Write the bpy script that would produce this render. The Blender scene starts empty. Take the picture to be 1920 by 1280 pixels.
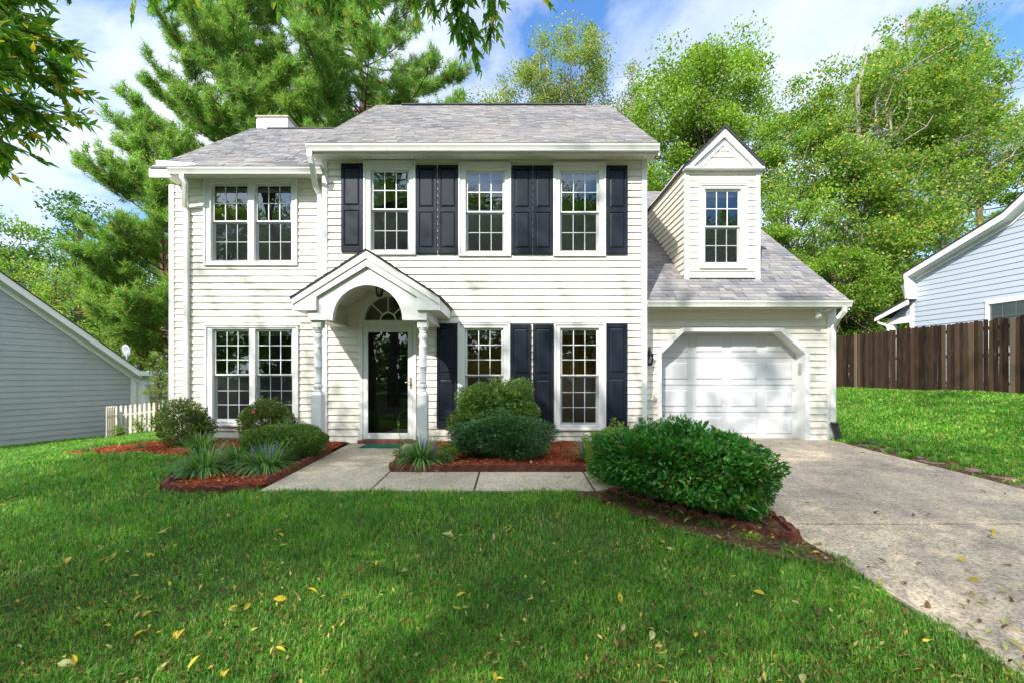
import bpy, math, random
import numpy as np
from mathutils import Vector
R = math.radians
F = 853.33; CX = 960.0; HY = 702.0; CH = 1.25
C = bpy.context.scene.collection
def X(px, d): return (px - CX) * d / F
def Z(py, d): return CH - (py - HY) * d / F
rng = np.random.default_rng(7); rnd = random.Random(11)

# ------------------------------------------------------------------ ground shape
def ss(t):
    t = np.clip(t, 0, 1); return t * t * (3 - 2 * t)
def gz(x, y):
    x = np.asarray(x, float); y = np.asarray(y, float)
    z = -0.035 * np.clip(8.3 - y, 0, 14)
    z = z - 0.62 * ss((-5.6 - x) / 7.5) * ss((y + 2) / 9)
    z = z + 0.78 * ss((x - 6.3) / 4.9) * ss((y - 1) / 7)
    return z
def g(x, y): return float(gz(x, y))

# ------------------------------------------------------------------ object helpers
def tag(o, label=None, cat=None, group=None, kind=None):
    if label: o['label'] = label
    if cat: o['category'] = cat
    if group: o['group'] = group
    if kind: o['kind'] = kind
    return o
def empty(name, loc=(0, 0, 0), parent=None):
    o = bpy.data.objects.new(name, None); C.objects.link(o); o.location = loc
    o.empty_display_size = 0.2
    if parent: o.parent = parent
    return o
def link(name, me, parent=None, loc=None):
    o = bpy.data.objects.new(name, me); C.objects.link(o)
    if parent: o.parent = parent
    if loc is not None: o.location = loc
    return o
def npmesh(name, V, faces, mats, midx=None, smooth=False):
    """faces: array (n,k) or list of such arrays"""
    if not isinstance(faces, list): faces = [faces]
    me = bpy.data.meshes.new(name)
    V = np.asarray(V, np.float32)
    me.vertices.add(len(V)); me.vertices.foreach_set('co', V.ravel())
    lv = np.concatenate([f.ravel() for f in faces]).astype(np.int32)
    ln = np.concatenate([np.full(len(f), f.shape[1], np.int32) for f in faces])
    ls = np.concatenate([[0], np.cumsum(ln)[:-1]]).astype(np.int32)
    me.loops.add(len(lv)); me.loops.foreach_set('vertex_index', lv)
    me.polygons.add(len(ln)); me.polygons.foreach_set('loop_start', ls)
    me.polygons.foreach_set('loop_total', ln)
    if midx is not None: me.polygons.foreach_set('material_index', np.asarray(midx, np.int32))
    if smooth: me.polygons.foreach_set('use_smooth', np.ones(len(ln), bool))
    for m in (mats if isinstance(mats, (list, tuple)) else [mats]): me.materials.append(m)
    me.update(calc_edges=True)
    return me

class MB:
    def __init__(s, o=(0, 0, 0)): s.v = []; s.f = []; s.o = Vector(o); s.sm = []
    def add(s, vs, fs, smooth=False):
        n = len(s.v); s.v += [tuple(Vector(p) - s.o) for p in vs]
        s.f += [tuple(i + n for i in f) for f in fs]; s.sm += [smooth] * len(fs); return s
    def quad(s, a, b, c, d): return s.add([a, b, c, d], [(0, 1, 2, 3)])
    def box(s, x0, x1, y0, y1, z0, z1):
        if x0 > x1: x0, x1 = x1, x0
        return s.add([(x0,y0,z0),(x1,y0,z0),(x1,y1,z0),(x0,y1,z0),(x0,y0,z1),(x1,y0,z1),(x1,y1,z1),(x0,y1,z1)],
                     [(0,3,2,1),(4,5,6,7),(0,1,5,4),(1,2,6,5),(2,3,7,6),(3,0,4,7)])
    def ring(s, x0, x1, z0, z1, wl, wr, wb, wt, y0, y1):
        s.box(x0, x0+wl, y0, y1, z0, z1); s.box(x1-wr, x1, y0, y1, z0, z1)
        s.box(x0+wl, x1-wr, y0, y1, z0, z0+wb); s.box(x0+wl, x1-wr, y0, y1, z1-wt, z1); return s
    def prism(s, poly, fn):
        """poly: 2D loop; fn(p,k)->3D for k=0,1"""
        n = len(poly); a = [fn(p, 0) for p in poly]; b = [fn(p, 1) for p in poly]
        s.add(a + b, [tuple(range(n)), tuple(range(2*n-1, n-1, -1))] + [(i, (i+1) % n + 0, (i+1) % n + n, i + n) for i in range(n)])
        return s
    def exx(s, prof, x0, x1): return s.prism(prof, lambda p, k: ((x0, x1)[k], p[0], p[1]))
    def exy(s, prof, y0, y1): return s.prism(prof, lambda p, k: (p[0], (y0, y1)[k], p[1]))
    def exz(s, prof, z0, z1): return s.prism(prof, lambda p, k: (p[0], p[1], (z0, z1)[k]))
    def tube(s, pts, rad, n=8, smooth=True, ref=(0.13, 1, 0.07), rect=None, cap=True):
        pts = [Vector(p) for p in pts]; m = len(pts)
        if not hasattr(rad, '__len__'): rad = [rad] * m
        vs = []
        for i, p in enumerate(pts):
            t = (pts[min(i+1, m-1)] - pts[max(i-1, 0)])
            if t.length < 1e-6: t = Vector((0, 0, 1))
            t.normalize(); u = t.cross(Vector(ref))
            if u.length < 1e-3: u = t.cross(Vector((1, 0, 0)))
            u.normalize(); w = u.cross(t)
            if rect:
                for a, b in ((-1,-1),(1,-1),(1,1),(-1,1)): vs.append(p + u*a*rect[0]/2 + w*b*rect[1]/2)
            else:
                for k in range(n):
                    a = 2*math.pi*k/n; vs.append(p + (u*math.cos(a) + w*math.sin(a))*rad[i])
        if rect: n = 4
        fs = [(i*n+k, i*n+(k+1) % n, (i+1)*n+(k+1) % n, (i+1)*n+k) for i in range(m-1) for k in range(n)]
        if cap: fs += [tuple(range(n-1, -1, -1)), tuple((m-1)*n+k for k in range(n))]
        return s.add(vs, fs, smooth and not rect)
    def lathe(s, c, prof, n=20):
        vs = []; m = len(prof)
        for r, z in prof:
            for k in range(n):
                a = 2*math.pi*k/n; vs.append((c[0]+r*math.cos(a), c[1]+r*math.sin(a), c[2]+z))
        fs = [(i*n+k, i*n+(k+1) % n, (i+1)*n+(k+1) % n, (i+1)*n+k) for i in range(m-1) for k in range(n)]
        fs += [tuple(range(n-1, -1, -1)), tuple((m-1)*n+k for k in range(n))]
        return s.add(vs, fs, True)
    def panel(s, x0, x1, z0, z1, y, h=0.012, b=0.03):
        """raised bevelled field standing h proud of plane y (towards -y)"""
        i0, i1, j0, j1 = x0+b, x1-b, z0+b, z1-b
        s.add([(x0,y,z0),(x1,y,z0),(x1,y,z1),(x0,y,z1),(i0,y-h,j0),(i1,y-h,j0),(i1,y-h,j1),(i0,y-h,j1)],
              [(4,5,6,7),(0,1,5,4),(1,2,6,5),(2,3,7,6),(3,0,4,7)])
        return s
    def plate(s, xs, zb, zt, y0, y1):
        """solid between curves zb(x) and zt(x): xs list of (x,zb,zt)"""
        n = len(xs); A = [(x, y0, b) for x, b, t in xs]; B = [(x, y0, t) for x, b, t in xs]
        A2 = [(x, y1, b) for x, b, t in xs]; B2 = [(x, y1, t) for x, b, t in xs]
        V = A + B + A2 + B2; f = []
        for i in range(n-1):
            f += [(i, i+1, n+i+1, n+i), (2*n+i+1, 2*n+i, 3*n+i, 3*n+i+1), (i+1, i, 2*n+i, 2*n+i+1), (n+i, n+i+1, 3*n+i+1, 3*n+i)]
        f += [(0, n, 3*n, 2*n), (n-1, 3*n-1, 4*n-1, 2*n-1)]
        return s.add(V, f)
    def mesh(s, name, mat):
        me = bpy.data.meshes.new(name); me.from_pydata(s.v, [], s.f)
        if any(s.sm): me.polygons.foreach_set('use_smooth', s.sm)
        for m in (mat if isinstance(mat, (list, tuple)) else [mat]): me.materials.append(m)
        me.update(); return me
    def build(s, name, mat, parent=None, bevel=0):
        o = link(name, s.mesh(name, mat), parent, None)
        if parent is None: o.location = s.o
        if bevel:
            b = o.modifiers.new('bevel', 'BEVEL'); b.width = bevel; b.segments = 2; b.limit_method = 'ANGLE'; b.angle_limit = R(40)
            b.harden_normals = False
        return o

# ------------------------------------------------------------------ materials
def mat(name, col=(.5,.5,.5), rough=.6, spec=.4, metal=0):
    m = bpy.data.materials.new(name); m.use_nodes = True
    b = m.node_tree.nodes['Principled BSDF']
    b.inputs['Base Color'].default_value = (*col, 1); b.inputs['Roughness'].default_value = rough
    b.inputs['Specular IOR Level'].default_value = spec; b.inputs['Metallic'].default_value = metal
    return m
class N:
    def __init__(s, m): s.t = m.node_tree; s.b = s.t.nodes.get('Principled BSDF')
    def n(s, typ, **kw):
        x = s.t.nodes.new(typ)
        for k, v in kw.items():
            if k in x.inputs: x.inputs[k].default_value = v
            else: setattr(x, k, v)
        return x
    def l(s, a, b): s.t.links.new(a, b)
    def coord(s, kind='Object', scale=(1,1,1)):
        tc = s.n('ShaderNodeTexCoord'); mp = s.n('ShaderNodeMapping'); mp.inputs['Scale'].default_value = scale
        s.l(tc.outputs[kind], mp.inputs['Vector']); return mp.outputs['Vector']
    def noise(s, scale, detail=4, rough=.55, vec=None, dist=0):
        x = s.n('ShaderNodeTexNoise', Scale=scale, Detail=detail, Roughness=rough, Distortion=dist)
        if vec is not None: s.l(vec, x.inputs['Vector'])
        return x.outputs['Fac']
    def ramp(s, fac, stops, interp='LINEAR'):
        x = s.n('ShaderNodeValToRGB'); cr = x.color_ramp; cr.interpolation = interp
        while len(cr.elements) < len(stops): cr.elements.new(.5)
        for e, (p, c) in zip(cr.elements, stops):
            e.position = p; e.color = (*c, 1) if len(c) == 3 else c
        s.l(fac, x.inputs['Fac']); return x.outputs['Color']
    def mix(s, fac, a, b, typ='MIX'):
        x = s.n('ShaderNodeMix', data_type='RGBA', blend_type=typ)
        for sock, v in ((x.inputs[0], fac), (x.inputs[6], a), (x.inputs[7], b)):
            if hasattr(v, 'links'): s.l(v, sock)
            elif isinstance(v, (int, float)): sock.default_value = v
            else: sock.default_value = (*v, 1)
        return x.outputs[2]
    def bump(s, h, strength=.3, dist=.01, normal_in=None):
        x = s.n('ShaderNodeBump', Strength=strength, Distance=dist); s.l(h, x.inputs['Height'])
        s.l(x.outputs['Normal'], s.b.inputs['Normal']); return x
    def island(s): return s.n('ShaderNodeNewGeometry').outputs['Random Per Island']

def noisy(name, c1, c2, scale=8, rough=.6, spec=.4, bump=.15, bscale=60, bdist=.004, stretch=(1,1,1), metal=0, detail=5):
    m = mat(name, c1, rough, spec, metal); n = N(m); v = n.coord('Object', stretch)
    f = n.noise(scale, detail, .6, v); n.l(n.ramp(f, [(.3, c1), (.7, c2)]), n.b.inputs['Base Color'])
    if bump: n.bump(n.noise(bscale, 3, .6, v), bump, bdist)
    return m
def weathered(name, base, dirt, rough=.45, amt=.25):
    m = mat(name, base, rough, .45); n = N(m); v = n.coord('Object', (1, 1, .5)); v2 = n.coord('Object')
    f = n.noise(3.0, 6, .65, v); f2 = n.noise(38, 3, .6, v2)
    a = n.ramp(f, [(.38, (0,0,0)), (.75, (amt,)*3)]); col = n.mix(a, base, dirt)
    b2 = n.ramp(f2, [(.45, (0,0,0)), (.8, (amt*.35,)*3)]); col = n.mix(b2, col, dirt)
    n.l(col, n.b.inputs['Base Color']); n.bump(f2, .08, .002)
    rr = n.ramp(f, [(.3, (rough-.08,)*3), (.7, (rough+.12,)*3)]); n.l(rr, n.b.inputs['Roughness'])
    return m
M = {}
M['siding'] = weathered('cream_vinyl_siding', (.775,.735,.635), (.55,.51,.40), .42, .15)
M['trim'] = weathered('white_trim', (.745,.745,.71), (.50,.52,.46), .38, .20)
M['gutter'] = weathered('gutter_paint', (.70,.71,.65), (.42,.46,.40), .35, .30)
M['soffit'] = weathered('soffit_vinyl', (.70,.69,.60), (.5,.5,.42), .5, .15)
M['shutter'] = weathered('shutter_paint', (.009,.0125,.021), (.026,.031,.040), .42, .25)
M['shutter'].node_tree.nodes['Principled BSDF'].inputs['Specular IOR Level'].default_value = .22
M['garage'] = weathered('garage_door_paint', (.57,.58,.59), (.46,.47,.46), .40, .18)
M['graysiding'] = weathered('gray_fiber_siding', (.35,.375,.385), (.27,.29,.30), .6, .35)
M['bluesiding'] = weathered('pale_blue_siding', (.40,.445,.51), (.31,.355,.41), .6, .25)
M['muntin'] = mat('muntin_white', (.82,.88,.86), .4)
M['black'] = noisy('black_metal', (.012,.012,.012), (.03,.03,.03), 30, .4, .5)
M['brass'] = mat('brass', (.55,.36,.10), .3, .5, .9)
M['darkdoor'] = mat('dark_inner_door', (.012,.016,.013), .5)
M['darkroof'] = noisy('dark_roof_edge', (.02,.02,.022), (.05,.05,.055), 20, .8)
M['mat'] = noisy('green_mat', (.010,.085,.06), (.02,.14,.10), 90, .9, .1, .6, 300, .004)
M['plasticwhite'] = mat('white_plastic', (.75,.75,.72), .35)
M['dish'] = mat('gray_dish', (.42,.45,.5), .4)
M['tan_plastic'] = mat('keypad_gray', (.42,.40,.36), .45)
M['edging'] = noisy('edging_terracotta', (.115,.034,.022), (.22,.075,.05), 14, .85, .2, .7, 60, .006)
M['brickstep'] = noisy('brick_step', (.14,.045,.025), (.24,.10,.06), 20, .85, .2, .5, 60, .006)
M['pebble_stone'] = noisy('brown_paver', (.15,.095,.075), (.24,.16,.13), 9, .9, .2, .5, 50, .008)
M['floor'] = mat('interior_floor', (.25,.19,.13), .6)
M['room'] = mat('interior_wall', (.30,.29,.25), .8)
M['roomwarm'] = mat('interior_wall_warm', (.80,.36,.09), .8)
M['blind'] = mat('blind', (.55,.62,.60), .7)
M['foundation'] = noisy('concrete_foundation', (.34,.33,.30), (.5,.48,.42), 10, .9)

# lantern glass, window glass, screen
def glass(name, tint=(.8,.86,.82), rough=0.0, ior=1.5, boost=1.0):
    m = bpy.data.materials.new(name); m.use_nodes = True; t = m.node_tree; t.nodes.clear(); n = N(m)
    out = n.n('ShaderNodeOutputMaterial'); tr = n.n('ShaderNodeBsdfTransparent', Color=(*tint, 1)); gl = n.n('ShaderNodeBsdfGlossy', Roughness=rough)
    fr = n.n('ShaderNodeFresnel', IOR=ior); mul = n.n('ShaderNodeMath', operation='MULTIPLY_ADD'); n.l(fr.outputs[0], mul.inputs[0])
    mul.inputs[1].default_value = boost; mul.inputs[2].default_value = .04
    mul.use_clamp = True
    # old panes are never quite flat
    nz = n.n('ShaderNodeTexNoise', Scale=2.2, Detail=1.0); tc = n.n('ShaderNodeTexCoord'); n.l(tc.outputs['Object'], nz.inputs['Vector'])
    bp = n.n('ShaderNodeBump', Strength=.06, Distance=.02); n.l(nz.outputs['Fac'], bp.inputs['Height'])
    n.l(bp.outputs[0], gl.inputs['Normal'])
    mx = n.n('ShaderNodeMixShader'); n.l(mul.outputs[0], mx.inputs[0]); n.l(tr.outputs[0], mx.inputs[1]); n.l(gl.outputs[0], mx.inputs[2])
    n.l(mx.outputs[0], out.inputs[0]); return m
M['glass'] = glass('window_glass', (.90,.94,.90), 0, 1.5, 2.3)
M['doorglass'] = glass('storm_door_glass', (.7,.75,.7), 0, 1.5, 1.5)
M['lampglass'] = glass('lantern_glass', (.9,.9,.85), .05, 1.5, 1.3)
def screen_mat():
    m = bpy.data.materials.new('insect_screen'); m.use_nodes = True; t = m.node_tree; t.nodes.clear(); n = N(m)
    out = n.n('ShaderNodeOutputMaterial'); tr = n.n('ShaderNodeBsdfTransparent'); df = n.n('ShaderNodeBsdfDiffuse', Color=(.042,.045,.048,1))
    mx = n.n('ShaderNodeMixShader'); mx.inputs[0].default_value = .34
    n.l(tr.outputs[0], mx.inputs[1]); n.l(df.outputs[0], mx.inputs[2]); n.l(mx.outputs[0], out.inputs[0]); return m
M['screen'] = screen_mat()

# shingles: colour per tab
def shingle_mat():
    m = mat('asphalt_shingles', (.2,.2,.2), .9, .2); n = N(m); v = n.coord('Object')
    c = n.ramp(n.island(), [(0, (.15,.15,.16)), (.2, (.205,.205,.212)), (.4, (.275,.27,.265)), (.55, (.18,.183,.20)), (.7, (.245,.222,.21)), (.85, (.225,.225,.235)), (1, (.315,.305,.29))], 'CONSTANT')
    f = n.noise(.55, 4, .6, v); c = n.mix(n.ramp(f, [(.4, (0,0,0)), (.7, (.30,)*3)]), c, (.46,.40,.37))
    gr = n.noise(220, 2, .7, v); c = n.mix(.35, c, n.ramp(gr, [(.3, (.3,.3,.3)), (.7, (1,1,1))]), 'MULTIPLY')
    n.l(c, n.b.inputs['Base Color']); n.bump(gr, .5, .004); return m
M['shingle'] = shingle_mat()

def leaf_mat(name, stops, trans=.52, rough=.45, spec=.35, gain=1.8, lo=(.62,.66,.6), hi=(1.25,1.2,1.05), nsc=.8):
    stops = [(p, tuple(min(.75, v*gain) for v in c)) for p, c in stops]
    m = bpy.data.materials.new(name); m.use_nodes = True; t = m.node_tree; t.nodes.clear(); n = N(m)
    out = n.n('ShaderNodeOutputMaterial'); c = n.ramp(n.island(), stops)
    v = n.coord('Object'); f = n.noise(nsc, 4, .65, v)
    c = n.mix(.75, c, n.ramp(f, [(.32, lo), (.68, hi)]), 'MULTIPLY')
    p = n.n('ShaderNodeBsdfPrincipled', Roughness=rough); p.inputs['Specular IOR Level'].default_value = spec; n.l(c, p.inputs['Base Color'])
    tl = n.n('ShaderNodeBsdfTranslucent'); c2 = n.mix(1.0, c, (1.35,1.45,.7), 'MULTIPLY'); n.l(c2, tl.inputs['Color'])
    mx = n.n('ShaderNodeMixShader'); mx.inputs[0].default_value = trans; n.l(p.outputs[0], mx.inputs[1]); n.l(tl.outputs[0], mx.inputs[2])
    n.l(mx.outputs[0], out.inputs[0]); return m
L = {}
L['bright'] = leaf_mat('leaf_bright', [(0,(.06,.115,.016)),(.5,(.115,.185,.026)),(1,(.19,.265,.04))])
L['mid'] = leaf_mat('leaf_mid', [(0,(.045,.10,.012)),(.5,(.085,.155,.018)),(1,(.16,.22,.028))])
L['olive'] = leaf_mat('leaf_olive', [(0,(.05,.11,.018)),(.55,(.095,.17,.028)),(.86,(.17,.23,.038)),(.97,(.30,.25,.045)),(1,(.36,.20,.04))])
L['sparse'] = leaf_mat('leaf_graygreen', [(0,(.07,.12,.03)),(.6,(.12,.17,.045)),(.9,(.20,.20,.06)),(1,(.32,.20,.07))])
L['dark'] = leaf_mat('leaf_dark', [(0,(.02,.055,.012)),(.6,(.04,.10,.02)),(1,(.08,.16,.03))], .3)
L['pine'] = leaf_mat('pine_needles', [(0,(.055,.115,.028)),(.6,(.10,.185,.036)),(.93,(.16,.25,.05)),(.975,(.28,.15,.06)),(1,(.30,.14,.05))], .42, .5, .35, 2.15)
L['near'] = leaf_mat('leaf_near', [(0,(.035,.09,.012)),(.6,(.07,.16,.02)),(.90,(.12,.20,.025)),(.95,(.36,.28,.03)),(1,(.36,.18,.03))], .65, .35, .45, 2.2)
L['box'] = leaf_mat('leaf_boxwood', [(0,(.018,.055,.016)),(.6,(.035,.10,.028)),(1,(.075,.16,.05))], .22, .35, .6)
L['boxlight'] = leaf_mat('leaf_holly', [(0,(.03,.075,.014)),(.6,(.07,.14,.024)),(.92,(.13,.19,.035)),(1,(.20,.13,.05))], .3, .4, .5)
L['azalea'] = leaf_mat('leaf_azalea', [(0,(.03,.06,.014)),(.6,(.065,.11,.022)),(.85,(.12,.15,.03)),(1,(.16,.08,.03))], .3, .4)
L['nandina'] = leaf_mat('leaf_nandina', [(0,(.016,.07,.014)),(.5,(.035,.14,.022)),(.9,(.07,.22,.03)),(1,(.20,.09,.035))], .3, .3, .6)
L['liriope'] = leaf_mat('leaf_liriope', [(0,(.03,.09,.03)),(.6,(.06,.15,.04)),(.9,(.15,.24,.07)),(1,(.32,.36,.12))], .3, .4)
L['grass'] = leaf_mat('grass_blade', [(0,(.025,.095,.010)),(.45,(.055,.185,.014)),(.85,(.11,.26,.025)),(.93,(.24,.27,.07)),(1,(.27,.19,.08))], .42, .42, .4, 1.7, (.55,.62,.6), (1.6,1.3,1.2), 1.9)
L['yellow'] = leaf_mat('fallen_yellow', [(0,(.62,.50,.04)),(.6,(.60,.44,.03)),(1,(.50,.30,.03))], .25, .5, .35, 1)
L['pale'] = leaf_mat('fallen_pale', [(0,(.36,.42,.14)),(1,(.45,.40,.17))], .25, .5, .35, 1)
L['brown'] = leaf_mat('fallen_brown', [(0,(.17,.09,.02)),(1,(.09,.05,.018))], .1, .6, .3, 1)
L['flower'] = leaf_mat('flower_purple', [(0,(.16,.09,.34)),(1,(.25,.14,.42))], .2, .6)
M['bark'] = noisy('bark', (.075,.055,.04), (.17,.13,.10), 12, .9, .1, .9, 30, .02, (1,1,.25))
M['barkpale'] = noisy('bark_pale', (.15,.125,.10), (.30,.26,.22), 10, .9, .1, .8, 30, .02, (1,1,.3))
M['pinebark'] = noisy('pine_bark', (.12,.065,.045), (.24,.15,.11), 9, .95, .1, .9, 22, .03, (1,1,.35))

def chip_mat():
    m = mat('mulch_chips', (.2,.05,.03), .85, .2); n = N(m)
    c = n.ramp(n.island(), [(0,(.20,.030,.012)),(.5,(.40,.075,.022)),(.85,(.50,.13,.045)),(1,(.46,.28,.15))]); n.l(c, n.b.inputs['Base Color']); return m
M['chips'] = chip_mat()
M['mulchbase'] = noisy('mulch_base', (.12,.024,.012), (.26,.055,.022), 45, .95, .1, 1, 90, .02)
M['dirt'] = noisy('dirt', (.075,.042,.026), (.17,.095,.055), 20, .95, .1, .8, 80, .02)
def chip2():
    m = mat('debris_chips', (.2,.1,.06), .9, .15); n = N(m)
    c = n.ramp(n.island(), [(0,(.045,.030,.010)),(.6,(.12,.085,.024)),(.9,(.24,.19,.05)),(1,(.42,.38,.09))]); n.l(c, n.b.inputs['Base Color']); return m
M['debris'] = chip2()

def concrete_mat(name, base, dark, speck=.5):
    m = mat(name, base, .88, .25); n = N(m); v = n.coord('Object')
    big = n.noise(.9, 5, .62, v, .6); sm = n.noise(26, 5, .75, v)
    vor = n.n('ShaderNodeTexVoronoi', Scale=75.0); n.l(v, vor.inputs['Vector'])
    c = n.mix(n.ramp(big, [(.36, (0,0,0)), (.66, (.85,)*3)]), base, dark)
    peb = n.ramp(vor.outputs['Color'], [(.25, (.42,.36,.33)), (.5, (1,1,1)), (.8, (1.25,1.18,1.05))])
    c = n.mix(speck, c, peb, 'MULTIPLY')
    c = n.mix(.6, c, n.ramp(sm, [(.36, (.50,.48,.47)), (.56, (1.05,1.05,1.05))]), 'MULTIPLY')
    alg = n.noise(1.7, 4, .6, v, 1.0); c = n.mix(n.ramp(alg, [(.55, (0,0,0)), (.78, (.45,)*3)]), c, (.20,.20,.10))
    n.l(c, n.b.inputs['Base Color']); n.bump(vor.outputs['Distance'], .7, .006); return m
M['drive'] = concrete_mat('driveway_aggregate', (.57,.475,.345), (.29,.25,.205), .6)
M['walk'] = concrete_mat('walkway_concrete', (.54,.47,.35), (.33,.29,.21), .5)
M['asphalt'] = noisy('asphalt', (.05,.05,.052), (.09,.09,.09), 30, .9)
def ground_mat():
    m = mat('ground_turf', (.05,.1,.02), .95, .1); n = N(m); v = n.coord('Object')
    a = n.noise(.7, 5, .6, v); b = n.noise(30, 4, .7, v)
    c = n.ramp(a, [(.35, (.030,.075,.012)), (.55, (.045,.11,.018)), (.75, (.085,.10,.03))])
    c = n.mix(n.ramp(b, [(.35, (0,0,0)), (.7, (.8,)*3)]), c, (.075,.06,.03))
    n.l(c, n.b.inputs['Base Color']); n.bump(b, 1, .03); return m
M['ground'] = ground_mat()
def fence_mat():
    m = mat('weathered_fence', (.1,.06,.04), .9, .15); n = N(m); v = n.coord('Object', (4, 4, .5))
    c = n.ramp(n.island(), [(0,(.016,.009,.006)),(.5,(.038,.024,.016)),(.85,(.075,.050,.032)),(1,(.17,.125,.08))])
    f = n.noise(5, 6, .7, v, .5); c = n.mix(n.ramp(f, [(.5, (0,0,0)), (.8, (.5,)*3)]), c, (.17,.105,.06))
    n.l(c, n.b.inputs['Base Color']); n.bump(f, .6, .01); return m
M['fence'] = fence_mat()
M['picket'] = weathered('picket_paint', (.66,.60,.52), (.30,.24,.18), .75, .6)

# ------------------------------------------------------------------ shingles on a plane
def shingles(mb_o, x0f, x1f, y0, z0, slope, run, name, parent, expo=.127, thick=.012, seed=1, zig=0):
    """tabs on plane rising with y. x0f/x1f: functions of t (0..1 along slope)"""
    r = random.Random(seed); ln = run * math.hypot(1, slope); n = int(ln / expo); c = 1/math.hypot(1, slope); sn = slope*c
    V = []; Fq = []
    def P(x, u, h): return (x, y0 + u*c - h*sn, z0 + u*sn + h*c)
    for i in range(n+1):
        u0 = i*expo; u1 = min(ln, u0+expo*1.25)
        if u0 >= ln: break
        xa = x0f(u0/ln); xb = x1f(u0/ln); x = xa - r.uniform(0, .2)
        while x < xb:
            w = r.uniform(.10, .27); a = max(x, xa); b = min(x+w-.004, xb)
            if b - a > .01:
                th = thick * r.choice([.7, 1, 1.5]); k = len(V); dz = r.uniform(0, .004)
                V += [P(a, u0-dz, th), P(b, u0-dz, th), P(b, u1, .002), P(a, u1, .002), P(a, u0-dz, 0), P(b, u0-dz, 0)]
                Fq += [(k, k+1, k+2, k+3), (k+4, k+5, k+1, k)]
            x += w
    me = npmesh(name, np.array(V), np.array(Fq), M['shingle']); return link(name, me, parent)

# ------------------------------------------------------------------ lap siding on any vertical plane
def lap(name, O, u, nrm, z0, z1, sl, sr, material, parent, course=.127, lip=.023, openings=(), smin=None):
    """strips s in [sl(z),sr(z)], openings: (za,zb,l(z),r(z))"""
    O = Vector(O); u = Vector(u); nrm = Vector(nrm); mb = MB()
    z = z0
    while z < z1 - 1e-4:
        zt = min(z + course, z1)
        cuts = sorted({z, zt} | {c for op in openings for c in op[:2] if z < c < zt})
        for a, b in zip(cuts, cuts[1:]):
            mid = (a+b)/2; e = 1e-5
            iv = [(sl, sr)]
            for (oa, ob, l, r_) in openings:
                if oa <= mid <= ob:
                    nw = []
                    for (p, q) in iv:
                        if l(mid) > p(mid) and l(mid) < q(mid): nw.append((p, l))
                        if r_(mid) < q(mid) and r_(mid) > p(mid): nw.append((r_, q))
                        if r_(mid) <= p(mid) or l(mid) >= q(mid): nw.append((p, q))
                    iv = nw
            for p, q in iv:
                oa_ = lip * (1 - (a-z)/course) + .002; ob_ = lip * (1 - (b-z)/course) + .002
                def W(s, zz, off): return tuple(O + u*s + nrm*off + Vector((0, 0, zz)))
                A, B, Cc, D = W(p(a+e), a, oa_), W(q(a+e), a, oa_), W(q(b-e), b, ob_), W(p(b-e), b, ob_)
                mb.quad(A, B, Cc, D)
                if abs(a - z) < 1e-6: mb.quad(W(p(a+e), a, -.004), W(q(a+e), a, -.004), B, A)
        z = zt
    return mb.build(name, material, parent)
k_ = lambda v: (lambda z: v)

# =================================================================== HOUSE
DM, DW, DG, DS = 8.27, 8.62, 8.65, 8.97
house = empty('house', (0, DM, 0))
tag(house, 'cream two storey house with navy shutters, arched entry porch and one car garage', 'house')
class HB(MB):
    """mesh builder in world coordinates for parts under the house empty"""
    def __init__(s): super().__init__((0, DM, 0))
def hfix(o): o.location = (0, -DM, 0); return o     # world-coordinate mesh under the house empty

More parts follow.
